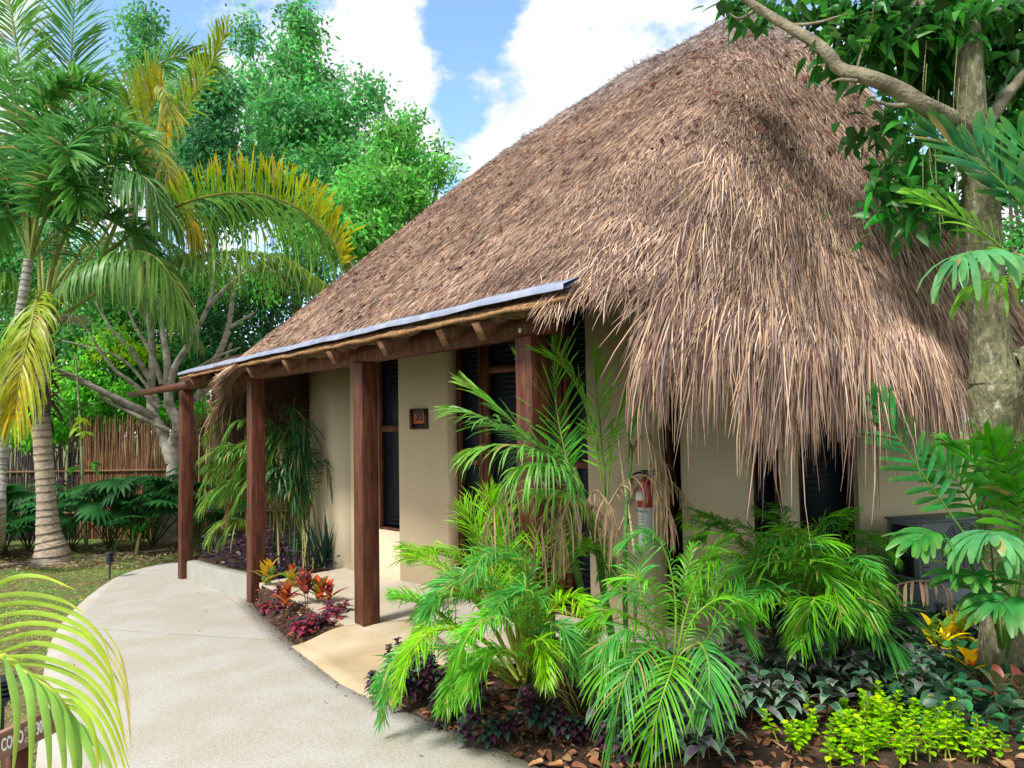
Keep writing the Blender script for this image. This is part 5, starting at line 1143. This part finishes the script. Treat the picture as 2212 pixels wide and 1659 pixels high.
# ------------------------------------------------------------------ broad leaf palm at the right edge
rb0 = np.array([*PY(2150, 1420, 4.6)[:2], 0.]); rb0[2] = gz(rb0[0], rb0[1])
RP = thing('broad_leaf_palm', 'palm with broad blunt grey-green leaflets in front of the big trunk', 'palm', rb0)
BP = np.array([.28, .62, .9, 1.0, .92, .35]); yr = 4.45
BC = (.045, .19, .06); BC2 = (.09, .27, .12)
for pts, Lm, W, dr, c, nl, kw in (
 ([(2160, 1400, 0), (2130, 1230, 0), (2060, 1120, 0), (1990, 1020, 0), (1930, 930, 0), (1892, 868, 0)], .26, .017, .12, (.03, .17, .05), 15, dict(a0=62, a1=15, start=.45, lift=.05, up=(0, -1, .1))),
 ([(2170, 1400, 0), (2200, 1250, 0), (2200, 1100, 0), (2170, 1010, 0), (2140, 960, 0)], .28, .022, .2, (.05, .22, .02), 12, dict(a0=62, a1=25, start=.5, lift=.1, up=(0, -1, .1))),
 ([(2160, 1400, 0), (2150, 1290, -.2), (2142, 1190, -.35), (2140, 1150, -.45), (2138, 1155, -.62)], .30, .024, .75, BC2, 15, dict(a0=85, a1=20, start=.72, lift=.15, up=(0, 0, 1))),
 ([(2165, 1400, 0), (2140, 1300, -.3), (2110, 1240, -.4), (2060, 1250, -.5)], .26, .022, .5, (.05, .2, .05), 13, dict(a0=75, a1=20, start=.35, lift=.2)),
 ([(2175, 1420, 0), (2190, 1330, -.35), (2180, 1290, -.5), (2150, 1310, -.6)], .28, .024, .5, (.04, .17, .05), 13, dict(a0=80, a1=25, start=.35, lift=.2)),
 ([(2170, 1400, 0), (2180, 1180, -.1), (2150, 1060, -.15), (2100, 990, -.2), (2060, 960, -.2)], .27, .02, .3, (.05, .23, .03), 14, dict(a0=65, a1=20, start=.4, lift=.2)),
 ([(2170, 1400, 0), (2200, 1200, -.1), (2205, 1100, -.2), (2195, 1040, -.3)], .27, .022, .3, (.07, .26, .03), 13, dict(a0=75, a1=30, start=.4, lift=.2)),
 ([(2165, 1400, 0), (2150, 1240, .1), (2110, 1110, .1), (2060, 1030, .1), (2020, 990, .1)], .26, .018, .2, (.035, .18, .04), 14, dict(a0=65, a1=20, start=.4, lift=.1, up=(0, -1, .1))),
 ([(2170, 1400, 0), (2190, 1220, .1), (2190, 1090, .1), (2160, 1000, 0), (2120, 940, 0)], .27, .02, .25, (.06, .25, .02), 14, dict(a0=65, a1=25, start=.4, lift=.2)),
 ([(2165, 1400, 0), (2120, 1260, -.2), (2070, 1180, -.3), (2010, 1150, -.4), (1975, 1170, -.5)], .25, .02, .5, (.05, .21, .05), 14, dict(a0=70, a1=20, start=.4, lift=.2)),
 ([(2170, 1400, 0), (2200, 1280, -.2), (2215, 1210, -.3), (2230, 1200, -.5)], .27, .022, .6, (.06, .22, .06), 12, dict(a0=80, a1=25, start=.4, lift=.2)),
 ([(2170, 1400, 0), (2230, 1250, 0), (2260, 1120, 0), (2220, 1040, 0)], .3, .024, .4, (.05, .2, .03), 12, dict(a0=62, a1=25, start=.5))):
    dirfr(RP, [(u, v, yr+d) for u, v, d in pts], Lm, W, dr, c, None, nl, rr=.009, jit=.06, prof=BP, fold=.25, rcol=(.14, .25, .07), **kw)
rb1 = np.array([*PY(2290, 1400, 4.2)[:2], 0.]); rb1[2] = gz(rb1[0], rb1[1]); yr = 4.2
RP2 = thing('broad_leaf_palm', 'taller palm leaning in from the right edge with fronds across the trunk', 'palm', rb1)
mb = MB(); limb(mb, [rb1]+pp((2290, 1200, yr), (2275, 900, yr), (2255, 700, yr), (2245, 600, yr)), .05, .04, (.2, .26, .12), 12, 12); mb.build('trunk', M_BARK, RP2, True)
for pts, Lm, W, dr, c, nl, kw in (
 ([(2245, 620, 0), (2225, 480, 0), (2170, 400, 0), (2090, 335, 0), (2010, 290, 0)], .34, .016, .12, (.025, .13, .05), 14, dict(a0=40, a1=12, start=.35, up=(0, -1, .2))),
 ([(2245, 620, 0), (2235, 520, 0), (2200, 440, .1), (2150, 370, .1), (2110, 310, .1)], .34, .02, .05, (.04, .16, .07), 10, dict(a0=50, a1=20, start=.4, up=(.3, -1, 0))),
 ([(2245, 640, 0), (2215, 570, -.2), (2160, 545, -.4), (2100, 545, -.55), (2060, 565, -.65)], .30, .021, .75, BC2, 17, dict(a0=72, a1=20, start=.35, lift=.1)),
 ([(2245, 640, 0), (2190, 560, 0), (2120, 500, 0), (2040, 450, 0), (1975, 420, 0)], .26, .010, .25, (.14, .33, .05), 15, dict(a0=40, a1=12, start=.3)),
 ([(2245, 640, 0), (2215, 600, -.2), (2160, 600, -.3), (2100, 620, -.4)], .3, .013, .7, (.14, .3, .04), 12, dict(a0=50, a1=20, start=.2)),
 ([(2245, 620, 0), (2260, 500, 0), (2240, 380, 0), (2200, 290, 0)], .34, .02, .1, (.04, .18, .05), 12, dict(a0=55, a1=20, start=.3, up=(0, -1, .1)))):
    dirfr(RP2, [(u, v, yr+d) for u, v, d in pts], Lm, W, dr, c, None, nl, rr=.01, jit=.06, prof=BP, fold=.25, rcol=(.16, .28, .07), **kw)
# ------------------------------------------------------------------ foreground lime frond
fb = np.array([-1.75, 1.55, float(gz(-1.75, 1.55))])
FP = thing('lime_palm_frond', 'lime yellow palm frond arching in over the lower left corner', 'palm', fb)
mb = MB(); yf = 1.6
spine = smooth_path([fb, PY(-330, 1420, yf+.15), PY(-120, 1375, yf+.1), PY(0, 1415, yf), PY(60, 1455, yf-.03), PY(110, 1490, yf-.05), PY(150, 1540, yf-.05), PY(185, 1590, yf-.05)], 40)
tube(mb, spine, np.linspace(.012, .0025, 40), 6, (.33, .38, .08)); mb.build('rachis', M_LEAF, FP)
mb = MB()
def leaflet(pts, w, c):
    P = smooth_path(pts, 14); T_ = nrm(np.gradient(P, axis=0)); view = nrm(P-CP); S = nrm(np.cross(T_, view)+.45*view*np.sin(np.linspace(0, 2, 14))[:, None])
    pr = np.array([.4, .62, .8, .92, 1, 1, .98, .94, .86, .74, .6, .44, .26, .05])*w
    nn = nrm(np.cross(S, T_))*pr[:, None]*.35
    V = np.stack([P-S*pr[:, None]+nn, P, P+S*pr[:, None]+nn], 1).reshape(-1, 3); i = np.arange(13)
    f = np.concatenate([np.stack([3*i, 3*i+1, 3*i+4, 3*i+3], 1), np.stack([3*i+1, 3*i+2, 3*i+5, 3*i+4], 1)])
    cc = np.asarray(c)*(1+rng.normal(0, .1)); t_ = np.repeat(np.linspace(0, 1, 14), 3)[:, None]
    mb.add(V, f, np.clip(cc*(1-t_*.15)+np.array([.1, .03, 0])*t_**3, 0, 1))
LC = (.21, .31, .05)
upper = [ # start, mid, mid, end
 [(-60, 1300), (20, 1250), (90, 1245), (165, 1275)], [(-60, 1300), (40, 1282), (130, 1295), (190, 1330)], [(-50, 1320), (50, 1300), (150, 1320), (215, 1370), (240, 1430)],
 [(-40, 1340), (60, 1322), (160, 1345), (225, 1410), (248, 1490)], [(-30, 1365), (70, 1345), (170, 1365), (230, 1430), (258, 1520)], [(-20, 1390), (80, 1366), (170, 1390), (235, 1460), (262, 1560)],
 [(-5, 1412), (80, 1388), (170, 1420), (240, 1490), (272, 1600)], [(5, 1418), (90, 1420), (180, 1455), (245, 1530), (280, 1640)], [(30, 1432), (110, 1440), (190, 1480), (245, 1560), (285, 1680)],
 [(60, 1455), (130, 1475), (200, 1520), (250, 1600), (285, 1720)], [(100, 1487), (150, 1500), (205, 1550), (240, 1620), (262, 1700)], [(135, 1520), (175, 1540), (205, 1590), (225, 1680)],
 [(125, 1510), (165, 1520), (195, 1560), (210, 1620), (212, 1680)]]
lower = [[(-20, 1395), (-10, 1450), (-5, 1560), (-20, 1700)], [(8, 1420), (28, 1480), (38, 1560), (25, 1700)], [(35, 1435), (62, 1490), (70, 1580), (62, 1700)], [(62, 1458), (92, 1510), (106, 1600), (108, 1720)],
 [(90, 1478), (120, 1530), (138, 1620), (140, 1720)], [(112, 1495), (140, 1550), (160, 1630), (165, 1710)], [(140, 1530), (165, 1590), (172, 1650), (170, 1700)], [(150, 1540), (180, 1590), (205, 1650), (215, 1710)], [(165, 1560), (205, 1600), (235, 1650), (245, 1690)], [(-50, 1380), (-60, 1450), (-70, 1600)]]
for P in upper: leaflet([PY(u, v, yf-.03-.06*i) for i, (u, v) in enumerate(P)], .0052, LC)
for P in lower: leaflet([PY(u, v, yf-.05-.05*i) for i, (u, v) in enumerate(P)], .0078, (.17, .31, .075))
for k in range(4): leaflet([PY(220+k*6, 1350+k*30, yf-.2), PY(262+k*3, 1420+k*30, yf-.25), PY(285, 1540+k*30, yf-.3)], .002, (.3, .3, .1))
mb.build('leaflet', M_LEAF, FP)
# ------------------------------------------------------------------ low bedding plants
def CG(u, v):
    p = PG(u, v, .0); p[2] = float(croton_z(np.array(p[0]), np.array(p[1])))-.01; return p
def rosette(name, label, base, h, nlv, L, W, cols, droop=.5, spread=.9, group=None, cat='plant', prof=PLANCE, stem=(.12, .08, .05), nst=3, sp=.06, edge=None, up=.6, fold=.28):
    base = np.asarray(base, float); t = thing(name, label, cat, base, group); ms = MB(); ml = MB()
    for s_ in range(nst):
        o = base+rng.normal(0, sp, 3)*np.array([1, 1, 0]); tp = o+np.array([rng.normal(0, .03), rng.normal(0, .03), h*rng.uniform(.75, 1.1)])
        tube(ms, smooth_path([o-np.array([0, 0, .03]), (o+tp)/2, tp], 5), .004, 5, stem, cap=False)
        k = nlv; a = rng.uniform(0, 6.28)+np.arange(k)*2.4; f = (np.arange(k)+.5)/k
        P0 = o+(tp-o)*(1-f[:, None]*.6); el = up*(1-f*1.0)+.15
        Dr = np.c_[np.cos(a)*spread, np.sin(a)*spread, el]
        c = np.array([cols[i % len(cols)] for i in rng.integers(0, len(cols), k)])*(1+rng.normal(0, .14, (k, 1)))
        l_ = L*rng.uniform(.75, 1.15, k)*(.7+.5*f)
        S = np.c_[-np.sin(a), np.cos(a), np.zeros(k)]
        if edge is not None:
            blades(ml, P0-np.array([0, 0, .0012]), Dr, S, l_*1.03, W*1.22, droop, np.tile(np.clip(edge, 0, 1), (k, 1)), prof, fold)
        blades(ml, P0, Dr, S, l_, W*(.95 if edge is not None else 1), droop, np.clip(c, .005, 1), prof, fold)
    ms.build('stem', M_BARK, t); ml.build('foliage', M_LEAF, t); return t
CR1 = [(.26, .05, .035), (.36, .13, .04), (.2, .06, .05), (.12, .06, .04)]; CR2 = [(.07, .20, .04), (.36, .28, .04), (.12, .22, .05)]; CR3 = [(.16, .035, .05), (.28, .05, .05), (.10, .04, .05)]
crp = [
 (770, 1700+0, 0, CR2+[(.48, .26, .03)], 'green and yellow croton nearest the second post'),
 (905, 1795, 0, CR1, 'fiery orange croton in the middle of the small bed by the path'),
 (965, 1805, 0, CR1+CR3, 'red and orange croton right of the middle of the small bed'),
 (905, 1725, 0, CR1+CR2, 'orange tipped croton at the back of the small bed near the terrace'),
 (1000, 1760, 0, CR2+[(.45, .08, .03)], 'green croton with one red leaf near the third post'),
 (1040, 1770, 0, CR1, 'small orange croton closest to the third post')]
CRO = [(585, 1318, .24, 8, CR2+[(.48, .26, .03), (.1, .28, .04)], 'green croton with yellow top leaves nearest the second post'),
 (622, 1350, .24, 9, CR1+[(.42, .2, .06)], 'fiery orange croton in the middle of the small bed by the path'),
 (652, 1352, .22, 8, CR1+CR3, 'red and orange croton right of the fiery one in the small bed'),
 (630, 1318, .24, 8, CR1+CR2, 'orange and green croton at the back of the small bed against the terrace'),
 (682, 1345, .22, 8, CR2+[(.45, .08, .03), (.09, .26, .04)], 'mostly green croton with a red leaf left of the third post'),
 (712, 1345, .20, 7, CR1+[(.2, .3, .04)], 'small orange croton closest to the third post')]
for (u, v, h, k, cc_, lab) in CRO:
    rosette('croton', lab, CG(u, v), h*1.15, k, .22, .033, cc_, .25, .55, 'crotons in the small bed beside the path', up=1.3, nst=2, sp=.035)
for (u, v, lab) in ((638, 1378, 'low purple-red plant at the front of the croton bed'), (672, 1380, 'pink and purple low plant under the green croton'), (700, 1375, 'dark purple low plant at the right end of the croton bed'), (573, 1335, 'dark grey-purple low plant at the left end of the croton bed'), (566, 1305, 'reddish dark sprig at the foot of the second post'), (725, 1360, 'dark leafy sprig touching the third post base'), (592, 1345, 'dull purple plant low at the path edge of the croton bed'), (655, 1398-12, 'deep purple plant at the front tip of the croton bed'), (612, 1335, 'dark plant under the fiery orange croton')):
    rosette('purple_plant', lab, CG(u, v), .13, 10, .11, .024, [(.10, .03, .06), (.2, .05, .10), (.05, .05, .05), (.24, .05, .06)], .5, .9, 'low purple plants in the croton bed', nst=3, sp=.05)
cr2 = [(2100, 1500, .2, [(.78, .58, .03), (.8, .5, .04), (.6, .12, .05)], 'yellow croton seedling in the open soil'), (2020, 1440, .26, [(.7, .55, .03), (.14, .30, .04), (.1, .2, .04)], 'green croton with yellow leaves below the dark comb frond'), (2085, 1425, .26, [(.72, .52, .03), (.2, .3, .03)], 'golden leaved croton near the big trunk'),
 (2150, 1450, .3, [(.42, .14, .05), (.22, .06, .04), (.3, .2, .04)], 'narrow leaved bronze croton right of the golden croton'), (2195, 1560, .24, [(.25, .08, .06), (.1, .12, .06)], 'dark red croton at the right edge of the bed')]
for (u, v, h, cc_, lab) in cr2:
    rosette('croton', lab, PG(u, v, .03), h*1.1, 9, .19, .031, cc_, .3, .6, 'crotons near the big tree', up=1.1, nst=1 if u == 2100 else 2, sp=.05)
VG = [(.05, .12, .075), (.07, .15, .10), (.10, .07, .11), (.14, .12, .14)]; VE = (.17, .24, .17)
VPL = [(1520, 1560, 'variegated plant with purple stems between the two front palms'), (1445, 1640, 'pale edged pink centred plant at the bottom of the picture'), (1580, 1490, 'grey-green variegated plant under the lush palm, left one'), (1640, 1480, 'grey-green variegated plant directly below the lush palm'),
 (1700, 1500, 'big leaved green variegated plant right of the cut brown stem'), (1760, 1500, 'cream edged variegated plant in front of the lush palm'), (1830, 1500, 'variegated plant left of the yellow croton group'), (1880, 1530, 'dusty green variegated plant beside the lime ground plants'),
 (1930, 1480, 'dark variegated plant under the tip of the dark comb frond'), (1560, 1600, 'purple tinged plant with a magenta shoot'), (1500, 1640, 'cream edged plant hard against the bottom edge'), (2020, 1370, 'dark variegated plant before the withered frond'),
 (2100, 1370, 'blue-green variegated plant at the foot of the big trunk, left'), (2170, 1380, 'blue-green variegated plant at the foot of the big trunk, right'), (1980, 1400, 'silvery variegated plant beside the dark comb frond'), (2060, 1340, 'shaded purple-grey plant under the withered frond'),
 (2150, 1330, 'shaded variegated plant behind the broad leaf palm stems'), (1600, 1540, 'drooping dark variegated plant behind the magenta shoot'), (1380, 1600, 'small grey-green plant below the drooping combs'), (2200, 1420, 'dark green variegated plant cut by the right edge'), (2120, 1400, 'leafy dark plant right behind the golden croton'), (2195, 1455, 'low dark plant between the bronze croton and the right edge'), (1850, 1440, 'dusky plant under the right side of the lush palm'), (1650, 1560, 'purple-grey plant just left of the lime cluster')]
for i, (u, v, lab) in enumerate(VPL):
    c = VG if i % 3 else VG+[(.16, .04, .10)]
    rosette('variegated_plant', lab, PG(u, v, .02), rng.uniform(.22, .40), 11, .135, .024, c, .55, 1., 'variegated bedding plants', nst=7, sp=.13, edge=np.array(VE)*rng.uniform(.6, 1.1), up=.7)
PPL = [(880, 1528, 'dark purple bush at the corner of the bed beside the ramp'), (930, 1500, 'dark purple bush under the left fronds of the large bush'), (960, 1560, 'small teal and purple plant at the path edge'), (1070, 1600, 'small purple plant left of the leaning old leaf'), (1170, 1600, 'dense dark purple plant beneath the leaning old leaf'),
 (1260, 1600, 'low purple plant right of the leaning old leaf'), (1250, 1460, 'dark leafy plant in shade at the foot of the tall withered palm'), (1340, 1640, 'low dark plant at the bottom edge by the palm combs'), (888, 1505, 'tall sprig of purple plant leaning over the ramp edge'), (1010, 1540, 'dusky purple plant in the shade of the large bush')]
for i, (u, v, lab) in enumerate(PPL):
    rosette('purple_plant', lab, PG(u, v, .02), (.26, .28, .14, .14, .22, .14, .28, .14, .30, .16)[i], 22, .075, .024, [(.045, .02, .04), (.08, .03, .06), (.04, .055, .05), (.05, .09, .07)], .5, 1., 'dark purple plants in the front bed', nst=9 if i in (0, 1, 4, 6) else 5, sp=.09 if i in (0, 1, 4) else .06)
LPL = [(1745, 1640, 'lime green plant at the bottom, leftmost of the lime cluster'), (1800, 1600, 'lime green plant behind the leftmost lime plant'), (1860, 1640, 'largest lime green plant in the bottom row'), (1880, 1575, 'lime green plant topping the lime cluster under the grey plants'), (1935, 1590, 'lime green plant right of the cluster top'), (1930, 1640, 'lime green plant at the bottom beside a curled dry leaf'),
 (2000, 1585, 'lime green plant in the middle of the right arm of the cluster'), (2050, 1610, 'lime green plant further along the right arm'), (2110, 1640, 'lime green plant, outermost at the right'), (2000, 1640, 'sparse lime plant between the bottom row plants'), (1985, 1550, 'upright small lime plant below the comb frond'), (1830, 1560, 'small lime plant at the back left of the cluster')]
for i, (u, v, lab) in enumerate(LPL):
    rosette('lime_plant', lab, PG(u, v, .02), rng.uniform(.09, .2), 13, .05, .015, [(.22, .42, .025), (.32, .50, .04), (.14, .33, .03)], .35, .9, 'lime green bedding plants', nst=8, sp=.085, stem=(.3, .35, .05), up=.8, fold=.12, prof=np.array([.25, .7, .95, 1, .85, .5, .08]))
# ------------------------------------------------------------------ ground cover, grass, litter (uncountable)
def in_poly(P, x, y):
    P = np.asarray(P); ins = np.zeros(len(x), bool); j = len(P)-1
    for i in range(len(P)):
        c = ((P[i][1] > y) != (P[j][1] > y)) & (x < (P[j][0]-P[i][0])*(y-P[i][1])/(P[j][1]-P[i][1]+1e-12)+P[i][0]); ins ^= c; j = i
    return ins
def scatter(n, box_, poly=None, avoid=()):
    x = rng.uniform(box_[0], box_[1], n); y = rng.uniform(box_[2], box_[3], n); k = np.ones(n, bool)
    if poly is not None: k &= in_poly(poly, x, y)
    for a in avoid: k &= ~in_poly(a, x, y)
    return x[k], y[k]
PATHP = np.concatenate([Lp_[:, :2], Rp_[::-1]])
RBp = np.array([np.asarray(p)[:2] for p in RB]); PBp = np.array([np.asarray(p)[:2] for p in PB])
mb = MB(); x, y = scatter(5200, (-4.5, 1, 7, 12), PBp, [np.array([np.asarray(p)[:2] for p in T_PTS])]); n = len(x)
P0 = np.c_[x, y, np.full(n, -.17)+rng.uniform(.0, .34, n)]
for k in range(3): blades(mb, P0+rng.normal(0, .02, (n, 3)), rvec(n)*np.array([1, 1, .5])+np.array([0, 0, .4]), rvec(n), rng.uniform(.04, .08, n), .014, .3, jcol((.045, .025, .045), n, .35, .2), P3)
tag(mb.build('ground_cover', M_LEAF), 'mass of dark purple leaves filling the kerbed planter', None, None, 'stuff')
mb = MB(); bxs = (2.0, 5.2, 3.7, 6.6); x, y = scatter(5200, bxs, RBp); n = len(x); z = gz(x, y)+rng.uniform(.0, .22, n)
blades(mb, np.c_[x, y, z], rvec(n)*np.array([1, 1, .5])+np.array([0, 0, .4]), rvec(n), rng.uniform(.07, .13, n), .024, .4, jcol((.045, .11, .06), n, .4, .2), PLANCE, .25)
tag(mb.build('shade_ground_cover', M_LEAF), 'mass of dull dark leaves in the shade by the end wall', None, None, 'stuff')
def litter(name, label, n, box_, poly, avoid, cols, L, zoff=.03, lift=.35):
    mb = MB(); x, y = scatter(n, box_, poly, avoid); m = len(x); a = rng.uniform(0, 6.28, m)
    P0 = np.c_[x, y, (croton_z(x, y)+.012 if name == 'bed_litter' else gz(x, y)+zoff)+rng.uniform(0, .018, m)]
    c = np.array(cols)[rng.integers(0, len(cols), m)]*(1+rng.normal(0, .22, (m, 1)))
    Dr = np.c_[np.cos(a), np.sin(a), rng.uniform(-.05, lift, m)]; S = np.c_[-np.sin(a), np.cos(a), rng.normal(0, .5, m)]
    blades(mb, P0, Dr, S, rng.uniform(L[0], L[1], m), rng.uniform(.2, .3, m)*(L[0]+L[1])/2, rng.uniform(-.1, .7, m), np.clip(c, .01, 1), PLANCE, .3)
    return tag(mb.build(name, M_DRY), label, None, None, 'stuff')
BR = [(.30, .13, .06), (.40, .20, .10), (.18, .08, .045), (.45, .28, .15), (.24, .10, .06), (.12, .06, .04)]
litter('leaf_litter', 'curled brown fallen leaves covering the front garden bed', 7000, (-1.2, 6, 1.8, 6.5), RBp, [], BR, (.045, .10), .035)
litter('wood_chips', 'small dark brown mulch chips over the front garden bed', 26000, (-1.2, 6, 1.8, 6.5), RBp, [], [(.12, .07, .045), (.06, .035, .025), (.2, .13, .09)], (.01, .035), .03, .6)
litter('bed_litter', 'brown fallen leaves and chips in the croton bed', 9000, (-4, 0, 4.5, 9), np.array(CB), [], BR, (.015, .055), .05)
litter('lawn_litter', 'small dry leaves scattered along the lawn edge', 6500, (-9, -1.2, 3, 13), None, [PATHP], [(.28, .2, .1), (.36, .28, .15), (.2, .12, .06)], (.02, .05), .01, .3)
litter('path_debris', 'a few dark leaf scraps lying on the pale path', 60, (-4, 1, 2.8, 10), PATHP, [], [(.12, .08, .06), (.2, .15, .1)], (.015, .045), .032, .1)
mb = MB(); m = 1500; k = rng.integers(22, 88, m); q = Rp_[np.minimum(k, len(Rp_)-1)] if False else resample(Rp_, 400)[rng.integers(60, 400, m)]+rng.normal(0, .05, (m, 2)); a = rng.uniform(0, 6.28, m)
blades(mb, np.c_[q, gz(q[:, 0], q[:, 1])+.034], np.c_[np.cos(a), np.sin(a), rng.uniform(0, .3, m)], np.c_[-np.sin(a), np.cos(a), rng.normal(0, .4, m)], rng.uniform(.008, .035, m), rng.uniform(.002, .007, m), .2, jcol((.16, .09, .055), m, .4), P3)
tag(mb.build('edge_debris', M_DRY), 'soil crumbs and leaf bits spilled along the path edge', None, None, 'stuff')
litter('far_litter', 'dry leaves under the fan palms near the fence', 2500, (-10, -2, 11.5, 13.8), None, [PATHP], [(.3, .2, .13), (.2, .13, .08), (.4, .3, .2)], (.04, .1), .01)
mb = MB(); x, y = scatter(60000, (-10, -1.0, 3.5, 13.5), None, [PATHP]); pn = np.sin(x*1.9+y*.7)+np.sin(y*2.3-x*1.1)+rng.normal(0, .7, len(x)); k = pn > -.2; x, y = x[k], y[k]; n = len(x)
blades(mb, np.c_[x, y, gz(x, y)-.01], rvec(n)*np.array([.7, .7, .1])+np.array([0, 0, .7]), rvec(n), rng.uniform(.025, .07, n), .0035, .5, jcol((.13, .20, .04), n, .3, .12), P3)
tag(mb.build('grass', M_FAR), 'thin patchy lawn grass left of the path', None, None, 'stuff')
mb = MB(); n = 950; p = np.where(rng.random(n) < .62, rng.uniform(.95, 2.0, n), rng.uniform(.05, .95, n)); qq = np.where(p > .95, rng.uniform(.15, .95, n)**.8, rng.uniform(.25, .72, n))
P, dn, side, Nn = surf_frame(p, qq); a = rng.uniform(0, 6.28, (n, 1))
blades(mb, P+Nn*.045, dn*np.cos(a)+side*np.sin(a)+Nn*.25, -dn*np.sin(a)+side*np.cos(a)+Nn*rng.normal(0, .4, (n, 1)), rng.uniform(.03, .08, n), rng.uniform(.008, .018, n), .2, jcol((.12, .05, .042), n, .5, .12), PLANCE, .35)
tag(mb.build('roof_litter', M_DRY), 'dark reddish dry leaves caught on the thatch', None, None, 'stuff')
# surface roots and stones on the lawn
for (pts, lab) in (([(-40, 1232), (20, 1222), (60, 1215), (90, 1212)], 'pale surface root crossing the lawn left of the palm trunk'), ([(150, 1212), (230, 1200), (320, 1192), (375, 1185)], 'thin surface root running from the palm towards the bare tree')):
    m_ = MB(); P = [PG(u, v, .0) for u, v in pts]; limb(m_, P, .045, .02, (.33, .28, .22), 7, 12); o_ = m_.build('surface_root', M_BARK, smooth=True); tag(o_, lab, 'root')
